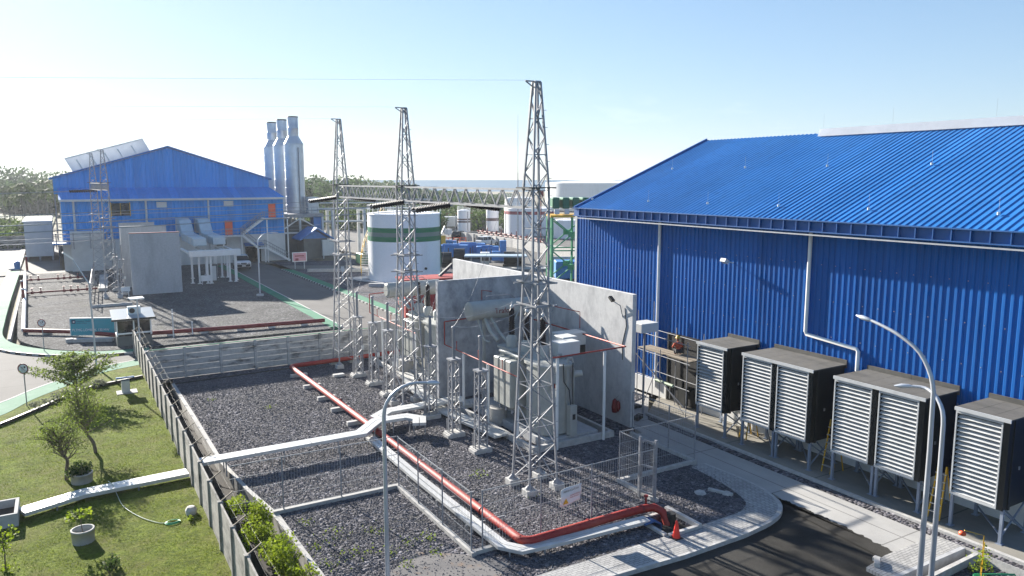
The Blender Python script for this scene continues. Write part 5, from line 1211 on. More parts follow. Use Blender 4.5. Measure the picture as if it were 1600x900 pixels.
tag(MB().box(14.0,15.2,97.2,97.3,.4,1.1).box(14.1,14.16,97.22,97.28,0,.4).box(15.0,15.06,97.22,97.28,0,.4).build('small_sign', M['white']), 'small white sign plate under the white duct portal', 'sign')
t = thing('switch_cabinet', 'grey cabinet under the white duct portal', 'cabinet', (15.6,99.5,0)); MB().box(15.2,16.2,99,100,0,2.2).build('body', M['greycont'], t, bevel=.02); MB().box(15.35,16.05,98.97,98.999,.2,2.0).build('door', M['offwhite'], t)
# bus duct portal
t = thing('duct_portal', 'white steel portal carrying ducts before the parked vehicle', 'duct portal', (15.5,102,0))
MB().box(12.9,18.8,97.5,98.4,3.35,4.05).build('front_beam', M['white'], t); mb = MB()
for x in (13.2,15,17.5,18.6): mb.box(x,x+.25,98.41,108,3.4,3.65)
mb.build('top_beams', M['white'], t)
for x, y in ((13.3,99.0),(14.0,98.2),(14.9,98),(15.3,97.9),(17.6,98.6),(18.2,98.2),(18.6,99.8),(16,103),(16.8,103.3),(17.5,103.4),(18.1,103),(16.2,107.5),(17.3,107.5),(14.0,104)):
    MB().box(x-.1,x+.1,y-.1,y+.1,0,3.4).box(x-.22,x+.22,y-.22,y+.22,0,.06).build('post', M['white'], t)
for i, (x, l) in enumerate(((15.1,'left'),(17.6,'right'))):
    t = thing('air_duct', f'{l} silver box duct rising from the portal to the blue gable hall', 'duct', (x,112,4)); mb = MB()
    mb.extr([(104+i,4.1),(114.5,4.1),(116.5,5.0),(118.6,5.1),(118.6,6.9),(116.8,6.9),(114.2,5.2),(104+i,5.1)], 'x', x-.8, x+.8); mb.build('duct', M['duct'], t, bevel=.08); mb = MB()
    for y in (106,109,112): mb.box(x-.85,x+.85,y,y+.1,4.05,5.16)
    mb.build('flange', M['offwhite'], t); MB().box(x-.85,x+.85,118.6,120.2,4.9,7.0).build('mouth', M['offwhite'], t)
# ------------------------------------------------------------------ blue gable hall at left
gh = thing('gable_hall', 'blue gabled power hall with a lean-to canopy on the left', 'industrial hall', (14.5,122,0))
def corr_x(x0, x1, y, z0, z1, pitch, h, ztop=None):
    mb = MB(); vs = []; x = x0; pr = []
    while x <= x1: pr += [(x,0),(x+pitch*.5,0),(x+pitch*.6,h),(x+pitch*.9,h)]; x += pitch
    pr = [(a,b) for a,b in pr if a <= x1]+[(x1,0)]
    for a, b in pr: vs += [(a,y-b,z0),(a,y-b,ztop(a) if ztop else z1)]
    mb.add(vs, [(2*i,2*i+2,2*i+3,2*i+1) for i in range(len(pr)-1)]); return mb
corr_x(.1,30,121,4.25,9.6,.5,.06).build('front_wall', M['bluegable'], gh)
mb = MB(); mb.box(.1,30,121.05,121.3,0,4.25); mb.box(29.95,30.1,121,126,0,9.6); mb.box(-.0,.1,121,126,0,9.6); mb.build('lower_wall', M['offwhite'], gh)
gz = lambda x: 12.6+(17.24-12.6)*(x+.8)/15.3 if x < 14.5 else 17.24-(17.24-12.56)*(x-14.5)/14.76
corr_x(-.6,29.1,126,10.5,0,.5,.05,gz).build('gable_wall', M['bluegable'], gh)
for x in (-.62,29.12): MB().add([(x,126,0),(x,180,0),(x,180,12.5),(x,126,12.5)],[(0,1,2,3)]).build('side_wall', M['bluewall'], gh)
mb = MB(); mb.add([(-1.1,125.6,12.55),(14.5,125.6,17.32),(29.5,125.6,12.5),(-1.1,180,12.55),(14.5,180,17.32),(29.5,180,12.5),(-1.1,125.6,12.75),(14.5,125.6,17.55),(29.5,125.6,12.7),(-1.1,180,12.75),(14.5,180,17.55),(29.5,180,12.7)],
   [(0,1,4,3),(1,2,5,4),(6,9,10,7),(7,10,11,8),(0,6,7,1),(1,7,8,2),(0,3,9,6),(2,8,11,5)]); mb.build('roof', M['blueroof'], gh)
mb = MB(); vs = []; x = -.1; pr = []
while x < 30.2: pr += [(x,0),(x+.35,0),(x+.42,.07),(x+.55,.07)]; x += .62
for a, b in pr:
    f = (a-14)/14.2; xr = min(a, 29.0) if a > 29 else max(a, -.05); vs += [(a,120.2,9.75+b),(xr,126,11.35+b)]
mb.add(vs, [(2*i,2*i+2,2*i+3,2*i+1) for i in range(len(pr)-1)]); mb.add([(-.1,120.2,9.7),(30.2,120.2,9.7),(29.0,126,11.3),(-.1,126,11.3)],[(0,3,2,1)]); cr_ = mb.build('canopy_roof', M['bluegable'], gh)
MB().box(-.1,30.2,120.1,120.19,9.55,9.85).build('canopy_gutter', M['offwhite'], cr_)
mb = MB(); P = lambda f, v, d: (2.0+10.3*f-.95*v, 127+d, 13.55+3.05*f+1.95*v)
mb.add([P(0,0,0),P(1,0,0),P(1,1,.6),P(0,1,.6),P(0,0,1.6),P(1,0,1.6),P(1,1,1.6),P(0,1,1.6)],[(0,1,2,3),(7,6,5,4),(3,2,6,7),(0,3,7,4),(1,5,6,2)]); rv_ = mb.build('ridge_vent', M['palevent'], gh)
mb = MB()
for f in (.12,.3,.47,.64,.82): mb.bar(P(f,.05,-.12),P(f+.0,.75,.34),.26,.1)
mb.bar(P(0,1,.58),P(1,1,.58),.14)
mb.build('vent_ribs', M['white'], rv_)
for x in (1.6,6.0,10.6,19.0): MB().cyl((x,120.9,0),(x,120.9,9.6),.14,n=8).build('downpipe', M['offwhite'], gh)
for x in (12.0,21.2): MB().box(x,x+1.35,120.82,120.93,8.55,9.35).build('vent_panel', M['offwhite'], gh)
f = MB().box(6.2,8.5,120.83,120.93,7.5,9.25).build('window', M['glass'], gh); MB().box(6.1,6.2,120.8,120.95,7.4,9.35).box(8.5,8.6,120.8,120.95,7.4,9.35).box(7.3,7.36,120.8,120.829,7.5,9.25).build('window_frame', M['yellow'], f)
MB().box(21.2,22.3,120.83,120.93,4.3,6.4).build('door', M['orange'], gh); MB().box(27.7,28.75,120.83,120.93,6.75,8.85).build('door', M['orange'], gh)
MB().box(24.0,26.3,120.9,121.04,0,2.3).build('dark_doorway', M['glass'], gh); mb = MB(); mb.obox((25.2,120.4,2.75),(2.8,1.3,.1),0,R(15)); mb.build('door_canopy', M['bluep'], gh)
MB().box(19.9,21.3,120.9,121.04,2.7,3.6).build('switch_boxes', M['darkmetal'], gh)
MB().box(.9,4.9,120.2,120.99,0,5.5).build('annex', M['offwhite'], gh)
mb = MB(); mb.box(-1.2,.9,118.0,121,3.9,4.1); mb.build('side_canopy', M['bluep'], gh)
mb = MB()
for z in (4.3,5.2): mb.box(-1.0,7.2,118.5,118.7,z,z+.12)
for x in (-.8,1.2,3.2,5.2,7): mb.box(x,x+.14,118.5,118.7,3.2,5.4)
mb.build('cable_rack', M['galv'], gh)
t = thing('external_stair', 'white steel staircase with landings on the blue gable hall', 'staircase', (27,119.8,0)); mb = MB(); tr = MB(); rl = MB()
def flight(x0,z0,x1,z1,y):
    for d in (-.5,.5): mb.bar((x0,y+d,z0),(x1,y+d,z1),.09,.28)
    n = int(abs(z1-z0)/.2)
    for i in range(n): f = (i+.5)/n; tr.box(x0+(x1-x0)*f-.13,x0+(x1-x0)*f+.13,y-.45,y+.45,z0+(z1-z0)*f,z0+(z1-z0)*f+.04)
    for d in (-.5,.5):
        for h in (.55,1.05): rl.bar((x0,y+d,z0+h),(x1,y+d,z1+h),.05)
        for i in range(7): f = i/6; rl.bar((x0+(x1-x0)*f,y+d,z0+(z1-z0)*f),(x0+(x1-x0)*f,y+d,z0+(z1-z0)*f+1.05),.04)
flight(30.3,.1,26.7,2.3,119.6); flight(25.5,2.3,23.3,4.25,119.6); flight(23.4,4.25,26.8,6.7,120.3)
for x0,x1,z,y0,y1 in ((25.5,26.7,2.3,119.0,120.2),(20.4,23.4,4.25,119.0,120.8),(26.8,30.2,6.7,119.7,120.9)):
    mb.box(x0,x1,y0,y1,z-.18,z-.02)
    for h in (.55,1.05): rl.bar((x0,y0,z+h),(x1,y0,z+h),.05)
    for i in range(5): rl.bar((x0+(x1-x0)*i/4,y0,z),(x0+(x1-x0)*i/4,y0,z+1.05),.04)
mb.build('stringers', M['white'], t); tr.build('treads', M['galv'], t); rl.build('handrail', M['galv'], t); mb = MB()
for x, z in ((25.6,2.1),(26.6,2.1),(20.6,4.05),(23.2,4.05),(27.0,6.5),(30.1,6.5)): mb.box(x-.08,x+.08,119.1,119.26,0,z)
mb.build('posts', M['white'], t)
# container row
for i in range(4):
    y = 139+i*4.6; t = thing('equipment_container', ['nearest white equipment container, its end wall facing the camera','second white container of the row, behind the nearest one','third white container of the row, only its roof in view','rearmost white container of the row beside the blue hall'][i], 'container', (-3.2,y,0), 'white containers beside the blue gable hall')
    MB().box(-5.0,-1.35,y,y+3.6,.7,6.0).build('body', M['offwhite'], t); MB().box(-5.15,-1.25,y-.15,y+3.75,6.0,6.25).build('roof', M['white'], t); mb = MB()
    for x in (-4.9,-3.2,-1.5): mb.box(x-.12,x+.12,y,y+3.6,0,.7)
    mb.build('feet', M['galv'], t)
t = thing('waste_bin', 'small blue bin at the end of the far walkway', 'bin', (-5.8,128,0)); MB().lathe([(.35,0),(.42,.9),(.44,.95)], (-5.8,128,0), 12).build('bin', M['bluep'], t); MB().lathe([(.46,.95),(.2,1.1),(0,1.12)], (-5.8,128,0), 12).build('lid', M['bluep'], t)
# chimneys
def chimney(x, y, base, label):
    t = thing('exhaust_stack', label, 'chimney', (x,y,base), 'silver exhaust stacks behind the blue gable hall')
    mb = MB(); pr = [(1.6,0)]
    pr += [(1.6,11.66)]
    for i in range(8): mb.lathe([(1.605,1.45*i+1.3),(1.63,1.45*i+1.32),(1.63,1.45*i+1.38),(1.605,1.45*i+1.4)], (x,y,base), 32, False)
    mb.lathe(pr, (x,y,base), 32); sh = mb.build('shell', M['silver'], t)
    MB().lathe([(1.6,11.67),(.88,12.9)], (x,y,base), 32).build('cone', M['silver'], t); mb = MB(); mb.lathe([(.88,12.91),(.88,14.2),(.9,14.22),(.9,14.28),(.88,14.3),(.88,16.1)], (x,y,base), 24); fl = mb.build('flue', M['silver'], t)
    MB().lathe([(.9,16.0),(.9,16.2),(.8,16.2),(.8,15.5)], (x,y,base), 24).build('rim', M['darkmetal'], fl)
    MB().bar((x+.3,y-1.75,0+base),(x+.3,y-1.75,base+11),.25,.08).build('ladder', M['galv'], sh)
chimney(34.9,132,6.9,'nearest silver exhaust stack, standing tallest on the right'); chimney(34.9,139.5,6.9,'middle silver exhaust stack of the three'); chimney(34.9,147,6.9,'farthest silver exhaust stack, standing lowest on the left')
t = thing('stack_platform', 'grey steel platform with white cross braces under the exhaust stacks', 'steel platform', (35,131,0)); MB().box(30.3,38.2,127,152,6.4,6.88).build('deck', M['galv'], t); mb = MB()
for x in (30.6,34.2,38.0):
    for y in (127.2,133,139,145,151): mb.box(x-.16,x+.16,y-.16,y+.16,0,6.4)
mb.build('columns', M['offwhite'], t); mb = MB(); mb.bar((30.6,127.1,3.9),(34.2,127.1,6.2),.18); mb.bar((34.2,127.1,6.2),(38,127.1,3.9),.18); mb.bar((30.6,127.1,3.8),(38,127.1,3.8),.25); mb.build('braces', M['white'], t)
mb = MB(); mb.box(31,37.6,130,150,0,5.2); mb.build('machine_room', M['greycont'], t); MB().box(36.6,38.0,127.6,129.5,4.0,6.3).build('blue_panel', M['bluep'], t); mb = MB()
for h in (.6,1.1): mb.bar((30.3,127.05,6.9+h),(38.2,127.05,6.9+h),.05); mb.bar((38.2,127.05,6.9+h),(38.2,150,6.9+h),.05)
for i in range(9): mb.bar((30.3+i*.98,127.05,6.9),(30.3+i*.98,127.05,8.0),.05)
mb.build('railing', M['galv'], t); mb = MB(); mb.box(36.2,38,129,131,6.9,9.6); mb.build('louvre_unit', M['offwhite'], t)
t = thing('shed', 'small shed with a blue gable roof beside the service road', 'shed', (35.2,122,0)); MB().box(33.0,36.8,121,125,0,3.2).build('wall', M['greycont'], t); mb = MB(); mb.extr([(32.3,3.0),(35.0,4.7),(37.7,3.0),(37.7,3.2),(35.0,4.95),(32.3,3.2)],'y',120.2,125.5); mb.build('roof', M['bluep'], t); MB().add([(33.0,120.95,3.2),(36.8,120.95,3.2),(35,120.95,4.5)],[(0,1,2)]).build('gable', M['bluep'], t)
tag(MB().box(35.6,37.9,119.6,120.1,.5,3.0).box(35.7,35.85,119.7,119.9,0,.5).box(37.6,37.75,119.7,119.9,0,.5).build('white_cabinet', M['offwhite']), 'white board-like cabinet in front of the blue roofed shed', 'cabinet')
t = thing('notice_board', 'faded pink notice board on two legs beside the road kerb', 'notice board', (28.6,108,0))
for x in (28.1,29.4): MB().cyl((x,108,-.05),(x,108,1.6),.05,n=6).build('leg', M['offwhite'], t)
bd = MB().box(27.75,29.8,107.95,108.06,1.0,2.35).build('board', M['white'], t); MB().box(27.87,29.68,107.93,107.949,1.1,2.24).build('print', M['pink'], bd); mb = MB(); mb.box(28.1,29.4,107.92,107.929,1.75,1.9); mb.box(28.15,28.6,107.92,107.929,1.15,1.5); mb.box(28.75,29.5,107.92,107.929,1.6,1.66); mb.build('printed_marks', M['red_stripe'], bd)
tag(MB().cyl((29.8,92,0),(29.8,92,1.5),.06,n=8).box(29.6,30.0,91.95,92.05,1.2,1.8).build('marker_post', M['offwhite']), 'short pale marker post with a plate beside the road kerb', 'marker post')
# pipe rack behind the far tower
t = thing('pipe_rack', 'long white pipe rack behind the farthest gantry tower', 'pipe rack', (48,128,0)); mb = MB()
for i in range(4):
    x = 40+i*5.2; y = 128-i*1.2
    mb = MB()
    for d in (0,3): mb.box(x-.22,x+.22,y+d-.22,y+d+.22,0,7.4)
    mb.box(x-.15,x+.15,y,y+3,5.0,5.25); mb.box(x-.15,x+.15,y,y+3,7.2,7.4); mb.build('bent', M['offwhite'], t)
mb = MB()
for d, z in ((.3,5.4),(1.0,5.4),(1.7,5.4),(2.6,5.4),(.3,7.6),(1.4,7.6),(2.5,7.6),(.1,8.6),(.1,9.1)): mb.cyl((38,128.5+d,z),(57,124.2+d,z),.12,n=6)
mb.build('pipes', M['offwhite'], t)
for i, (x0,y0,z0,x1,y1,z1,l) in enumerate(((40.5,103,2.2,43.4,99,5.3,'nearest'),(41.0,104,2.2,44,99.6,5.3,'middle'),(41.5,105,2.2,44.5,100.2,5.3,'rear'))): wire([(x0-3,y0+2,z0-.2),(x0,y0,z0),(x1-.5,y1,z1-.1),(x1+1.5,y1-1,z1)], .13, f'{l} of three white sloping pipes rising to the green striped tank', 'pipe', 'white sloping pipes at the tank', 'sloping_pipe', 'white', 8)
tag(MB().obox((42,108,1.0),(9,3,1.6)).cyl((38,107,1.2),(46,107,1.2),.9,n=12).build('pump_set', M['darkgreen'], bevel=.1), 'dark green pump set behind the green striped tank', 'pump set')
tag(MB().obox((33.5,101,.2),(11,.5,.4),-.5).build('low_kerb_wall', M['footing']), 'low pale kerb wall across the dark gravel left of the tank', 'kerb wall')
tag(MB().obox((35.4,82.5,.15),(11,.45,.4),-.62).build('low_kerb_wall', M['footing']), 'low pale kerb wall in front of the green striped tank', 'kerb wall')
# tanks
def tank(c, r, h, bands, label, mat='tankwhite', roofz=.35, rail=True, n=56, group=None):
    t = thing('storage_tank', label, 'storage tank', (c[0],c[1],0), group)
    zs = [0]+[z for b in bands for z in b[:2]]+[h]; mb = MB()
    for a, b in zip(zs[::2], zs[1::2]): mb.lathe([(r,a),(r,b)], (c[0],c[1],0), n)
    sh = mb.build('shell', M[mat], t)
    for a, b, m in bands: MB().lathe([(r+.005,a),(r+.005,b)], (c[0],c[1],0), n).build('stripe', M[m], sh)
    RF = MB(); RF.lathe([(r+.06,h-.12),(r+.06,h+.02),(r,h+.03),(r*.5,h+roofz*.7),(0,h+roofz)], (c[0],c[1],0), n); rf = RF.build('roof', M['tankwhite'], t)
    if rail:
        mb = MB(); N = 28
        for i in range(N):
            a, b = 6.2832*i/N, 6.2832*(i+1)/N; p = lambda a, z: (c[0]+r*math.cos(a), c[1]+r*math.sin(a), z)
            mb.bar(p(a,h),p(a,h+1.05),.035); mb.bar(p(a,h+1.05),p(b,h+1.05),.04); mb.bar(p(a,h+.55),p(b,h+.55),.03)
        mb.build('railing', M['white'], rf)
    return t
TC = (37.4, 90.1); t = tank(TC, 4.6, 8.35, [(5.0,5.6,'green_stripe'),(5.6,6.12,'grey_stripe'),(6.12,6.7,'green_stripe')], 'white storage tank with a broad green and grey stripe behind the middle tower')
mb = MB()
for i in range(40):
    a = R(170-i*1.9); z = .25+i*.2; mb.obox((TC[0]+5.1*math.cos(a),TC[1]+5.1*math.sin(a),z),(.95,.24,.05),a)
mb.build('spiral_stair', M['offwhite'], t); mb = MB()
for o in (.6,1.1): mb.tube([(TC[0]+5.55*math.cos(R(170-i*1.9)),TC[1]+5.55*math.sin(R(170-i*1.9)),.25+i*.2+o) for i in range(40)],.04,5)
for i in range(0,40,3): a = R(170-i*1.9); mb.cyl((TC[0]+5.55*math.cos(a),TC[1]+5.55*math.sin(a),.25+i*.2),(TC[0]+5.55*math.cos(a),TC[1]+5.55*math.sin(a),1.35+i*.2),.03,n=5)
mb.build('stair_rail', M['yellow'], t)
mb = MB(); a = R(-40); mb.cyl((TC[0]+4.7*math.cos(a),TC[1]+4.7*math.sin(a),0),(TC[0]+4.7*math.cos(a),TC[1]+4.7*math.sin(a),8.6),.07,n=8); mb.build('green_pipe', M['darkgreen'], t)
mb = MB(); a = R(-118); mb.cyl((TC[0]+4.68*math.cos(a),TC[1]+4.68*math.sin(a),0),(TC[0]+4.68*math.cos(a),TC[1]+4.68*math.sin(a),8.6),.07,n=8); a = R(-100)
mb.build('white_pipe', M['duct'], t); mb = MB()
for aa, z in ((-106,2.1),(-80,1.7)): a = R(aa); mb.cyl((TC[0]+4.55*math.cos(a),TC[1]+4.55*math.sin(a),z),(TC[0]+4.75*math.cos(a),TC[1]+4.75*math.sin(a),z),.16,n=8)
mb.build('nozzle', M['darkmetal'], t)
tag(MB().obox((TC[0],TC[1],.05),(10.6,10.6,.14),.3).build('tank_slab', M['streakconc']), 'square dark slab under the green striped tank', 'foundation slab')
def tank_at(px, py, wpx, ytop, bands, label, **k):
    b = G(px, py); d = b[0]*HX+b[1]*HY; r = wpx/2*d/F*1.0; s = (d+r)/d; c = (b[0]*s, b[1]*s)
    zt = lambda y: CAMZ-( (y-281)*d/F)
    return tank(c, r*s, zt(ytop), [(zt(y1), zt(y0), m) for y1, y0, m in bands], label, **k)
tank_at(725,362.5,20,328.5,[(347.2,344.6,'brown_stripe'),(344.6,343.4,'tankwhite'),(343.4,341.0,'brown_stripe')],'small white tank with two thin brown stripes in the far yard',n=32)
tank_at(769.5,361.5,19.5,327.5,[(344.6,340,'brown_stripe')],'small white tank with one broad brown band in the far yard',n=32)
tank_at(828,369,80,325.5,[(335,330,'red_stripe')],'white storage tank with one dull red stripe behind the nearest tower',n=48)
tank_at(812,352,46,309,[],'plain tall white tank rising behind the red striped tank',n=40)
tank_at(884,373,40,344,[],'plain low white tank seen through the green steel frame',n=32)
tank_at(935,330,165,286,[],'huge white tank with a domed roof behind the blue hall',n=72,rail=False,roofz=1.2)
tag(MB().cyl((72,112,0),(72,112,10.6),.1,n=8).box(71.5,72.5,111.9,112.1,9.6,10.6).build('mast_sign', M['darkred']), 'dark red square marker on a thin mast before the huge tank', 'mast sign')
tag(MB().cyl((55.3,92,0),(55.3,92,13.5),.09,.06,8).cyl((55.3,92,13.5),(55.3,92,21.4),.035,.015,6).build('lightning_mast', M['galv']), 'tall thin lightning mast rising left of the nearest tower', 'lightning mast')
for i, (px,py,yt,l) in enumerate(((712,362,335,'left of the small striped tank'),(731,377,330,'before the small striped tank'),(790,372,330,'left of the red striped tank'))):
    b = G(px,py); d = b[0]*HX+b[1]*HY; tag(MB().cyl((b[0],b[1],0),(b[0],b[1],CAMZ-(yt-281)*d/F),.1,n=6).build('slim_pole', M['galv']), f'slim grey pole {l}', 'pole')
# bund wall, red pipework, containers, van in the far yard
t = thing('bund_wall', 'long pale bund wall before the far white tanks', 'bund wall', (75,140,0)); mb = MB()
pts = [G(708,372),G(745,377),G(800,386),G(905,405)]
for p, q in zip(pts[:-1],pts[1:]): mb.bar((p[0],p[1],.7),(q[0],q[1],.7),.3,1.7)
mb.build('wall', M['footing'], t); mb = MB()
for i in range(9): f = i/8; p = V3(pts[0])*(1-f)+V3(pts[2])*f; mb.box(p[0]-.2,p[0]+.2,p[1]-.4,p[1]+.1,0,1.5)
mb.build('buttress', M['footing'], t)
t = thing('fire_pipework', 'bright red pipe manifold behind the far bund wall', 'red pipework', (86,140,0)); mb = MB()
a, b = V3(G(748,367)), V3(G(850,382))
for z in (.5,.95): mb.tube([tuple(a+[0,0,z]),tuple(b+[0,0,z])],.1,6)
for i in range(14): p = a+(b-a)*i/13; mb.cyl((p[0],p[1],0),(p[0],p[1],1.1+.4*(i%3)),.1,n=6); mb.box(p[0]-.35,p[0]+.35,p[1]-.2,p[1]+.2,.8,1.1)
mb.build('pipes', M['darkred'], t)
def cont(px0, px1, py, h, mat, label, depth=2.6):
    a, b = G(px0,py), G(px1,py); t = thing('shipping_container', label, 'container', ((a[0]+b[0])/2,(a[1]+b[1])/2,0), 'containers at the back of the far yard'); ang = math.atan2(b[1]-a[1],b[0]-a[0]); L = math.hypot(b[0]-a[0],b[1]-a[1]); nx, ny = -math.sin(ang), math.cos(ang)
    MB().obox(((a[0]+b[0])/2+nx*depth/2,(a[1]+b[1])/2+ny*depth/2,h/2+.1),(L,depth,h),ang).build('body', M[mat], t); mb = MB()
    for i in range(int(L/.5)): x = a[0]+(b[0]-a[0])*(i+.5)/int(L/.5); y = a[1]+(b[1]-a[1])*(i+.5)/int(L/.5); mb.obox((x-nx*.03,y-ny*.03,h/2+.1),(.22,.08,h-.3),ang)
    mb.build('ribs', M[mat], t)
cont(697,719,350,2.9,'redcont','red container left of the small double striped tank'); cont(734.5,747.5,350.5,3.2,'redcont','red container right of the small double striped tank'); cont(748,761,350.5,3.0,'greycont','grey container beside the red one between the small tanks'); cont(735,760,359,2.3,'greycont','low grey container wall before the red container',1)
# vehicles
def car(c, rz, label, paint, kind='suv', L=4.6, W=1.85, H=1.8):
    t = thing('parked_car', label, 'car', (c[0],c[1],c[2] if len(c)>2 else 0)); t.rotation_euler = (0,0,rz); o = V3(ORG[t.name_full])
    def B(mb, name, m, par=None, **k):
        mb.v = [(x+o[0],y+o[1],z+o[2]) for x,y,z in mb.v]; return mb.build(name, M[m], par or t, **k)
    f = L/4.6; pr = [(-2.3,.4),(-2.3,.95),(-2.2,1.08),(-1.0,1.13),(1.75,1.16),(2.25,1.12),(2.3,.9),(2.3,.42),(1.9,.3),(-1.9,.3)]
    mb = MB(); mb.extr([(x*f,z*H/1.8) for x,z in pr],'y',-W/2,W/2); bo = B(mb,'body',paint,bevel=.08)
    gr = [(-1.05,1.12),(-.35,1.68),(1.75,1.7),(2.15,1.15)]; mb = MB(); n = len(gr); vs = [(x*f,-W/2+.06 if z<1.3 else -W/2+.2,z*H/1.8) for x,z in gr]+[(x*f,W/2-.06 if z<1.3 else W/2-.2,z*H/1.8) for x,z in gr]
    mb.add(vs,[(i,(i+1)%n,n+(i+1)%n,n+i) for i in range(n)]+[tuple(reversed(range(n))),tuple(range(n,2*n))]); B(mb,'windows','glass')
    mb = MB(); mb.box(-.4*f,1.8*f,-W/2+.18,W/2-.18,1.69*H/1.8,1.76*H/1.8)
    for x in (-.32,.6,1.72): 
        for s in (-1,1): mb.bar((x*f,s*(W/2-.19),1.68*H/1.8),(x*f,s*(W/2-.06),1.14*H/1.8),.09)
    B(mb,'roof',paint,bevel=.03)
    for x in (-1.45,1.45):
        for s in (-1,1):
            mb = MB(); mb.cyl((x*f,s*(W/2-.2),.36),(x*f,s*(W/2+.02),.36),.36,n=18); wv = B(mb,'wheel','black'); mb = MB(); mb.cyl((x*f,s*(W/2+.01),.36),(x*f,s*(W/2+.03),.36),.2,n=12); B(mb,'rim','chrome',wv)
    for s in (-1,1): mb = MB(); mb.obox((-2.31*f,s*W*.36,.92),(.05,.34,.16)); B(mb,'headlight','chrome')
    mb = MB(); mb.obox((-2.32*f,0,.62),(.06,W*.9,.34)); bu = B(mb,'bumper','black'); mb = MB(); mb.obox((-2.36*f,0,.58),(.02,.5,.14)); B(mb,'number_plate','white',bu); mb = MB(); mb.obox((-2.31*f,0,.93),(.04,W*.4,.16)); B(mb,'grille','black')
    for s in (-1,1): mb = MB(); mb.obox((-.75*f,s*(W/2+.08),1.18),(.12,.18,.13)); B(mb,'mirror','black')
b = G(378,419); car((21.75,112.6,0), R(86), 'white off-road car with a dark front parked beside the portal', 'carwhite', H=1.95, W=1.95)
b = G(762,383); car((b[0],b[1],-.05), R(190), 'white and black car parked before the far bund wall', 'carwhite', L=4.6)
b = G(722,373); car((b[0]-.5,b[1],-.05), R(215), 'black car parked beside the far bund wall near the striped tank', 'carblack')
b = G(697,358); t = thing('box_lorry', 'white box lorry parked behind the green striped tank', 'lorry', (b[0],b[1],0)); MB().obox((b[0],b[1],2.0),(5.5,2.4,2.5),-.55).build('cargo_box', M['white'], t); MB().obox((b[0]+3.2,b[1]-1.96,1.5),(1.7,2.2,1.8),-.55).build('cab', M['offwhite'], t, bevel=.2)
for dx in (-1.8,2.6): MB().cyl((b[0]+dx-.6,b[1]-dx*.6-1.0,.45),(b[0]+dx+.7,b[1]-dx*.6+1.0,.45),.45,n=14).build('wheels', M['black'], t)
b = G(694,370); t = thing('white_tripod', 'white tilted funnel frame behind the green striped tank', 'equipment', (b[0],b[1],0)); MB().bar((b[0]-1,b[1],0),(b[0]+.2,b[1],2.4),.25).bar((b[0]+1.2,b[1],.3),(b[0],b[1],2.0),.3).obox((b[0]+1,b[1],1.1),(1.3,1.2,1.2),.4).build('frame', M['white'], t)
# blue machines in the middle yard
for i, (px,py,wd,dp,h,l) in enumerate(((706,404,5.2,2.6,2.3,'largest blue engine skid in the middle yard, nearest the tank'),(733,400,5.4,2.4,2.2,'blue engine skid in the centre of the machine row'),(762,403,3.6,2.2,2.0,'blue engine skid at the right end of the row'),(703,391,2.4,1.8,1.8,'small blue unit standing behind the machine row'))):
    b = G(px,py); t = thing('engine_skid', l, 'machine', (b[0],b[1],0), 'blue engine skids in the middle yard'); MB().obox((b[0],b[1],h*.55),(wd,dp,h*.8),-.5).build('housing', M['bluep'], t, bevel=.06); MB().obox((b[0],b[1],.15),(wd+.5,dp+.4,.3),-.5).build('skid', M['darkmetal'], t)
    mb = MB(); mb.obox((b[0]-.3,b[1]-.3,h*.98),(wd*.5,dp*.5,h*.12),-.5); mb.build('hood', M['bluep'], t, bevel=.05); MB().cyl((b[0]+wd*.2,b[1],h),(b[0]+wd*.2,b[1],h+.8),.1,n=8).build('exhaust', M['darkmetal'], t)
    mb = MB()
    for k in range(5): mb.bar((b[0]-wd*.4+k*wd*.2,b[1]-dp*.55-(-.4+k*.2)*wd*.5,.3),(b[0]-wd*.4+k*wd*.2,b[1]-dp*.55-(-.4+k*.2)*wd*.5,h*.8),.12)
    mb.build('posts', M['darkmetal'], t)
for i, (px,py,r,l) in enumerate(((715,412,1.1,'left dark round machine drum behind the firewall'),(694,416,1.0,'black drum beside the green striped tank'),(793,415,1.0,'dark drum at the right of the blue machines'),(804,414,.9,'rightmost dark drum before the nearest tower'))):
    b = G(px,py); tag(MB().cyl((b[0]-.5,b[1]+.2,r+.1),(b[0]+.9,b[1]-.6,r+.1),r,n=18).obox((b[0]+.2,b[1]-.2,.15),(2,2,.3),-.5).build('machine_drum', M['black']), l, 'machine drum', 'dark drums in the middle yard')
b = G(786,408); tag(MB().obox((b[0],b[1],1.6),(1.0,1.0,3.2),-.5).obox((b[0]-1.2,b[1],.9),(1.4,1,1.4),-.5).build('blue_column', M['bluep'], bevel=.04), 'upright blue machine column right of the blue skids', 'machine')
b = G(690,394); tag(MB().cyl((b[0],b[1],0),(b[0],b[1],2.9),.75,n=18).build('yellow_cylinder', M['yellow'], bevel=.05), 'yellow upright cylinder at the right edge of the green striped tank', 'cylinder')
b = G(758,414); t = thing('square_unit', 'small white ventilation cube seen over the firewall', 'ventilation unit', (b[0],b[1],0)); MB().obox((b[0],b[1],1.2),(1.4,1.2,1.4),-.5).obox((b[0],b[1],.3),(1.2,1.0,.5),-.5).build('box', M['white'], t, bevel=.04); MB().obox((b[0]-.3,b[1]-.65,1.2),(1.0,.1,1.0),-.5).build('grille', M['darkmetal'], t)
b = G(790,418); t = thing('flat_canopy', 'low pale blue flat roof behind the firewall top', 'canopy', (b[0],b[1],0)); MB().obox((b[0]-1,b[1]+1,1.7),(9,3,.2),-.55).build('roof', M['duct'], t); mb = MB()
for dx, dy in ((-4,3),(2.6,-1),(-3,1),(1.6,-2.4)): mb.cyl((b[0]+dx,b[1]+dy,0),(b[0]+dx,b[1]+dy,1.6),.06,n=6)
mb.build('posts', M['galv'], t)
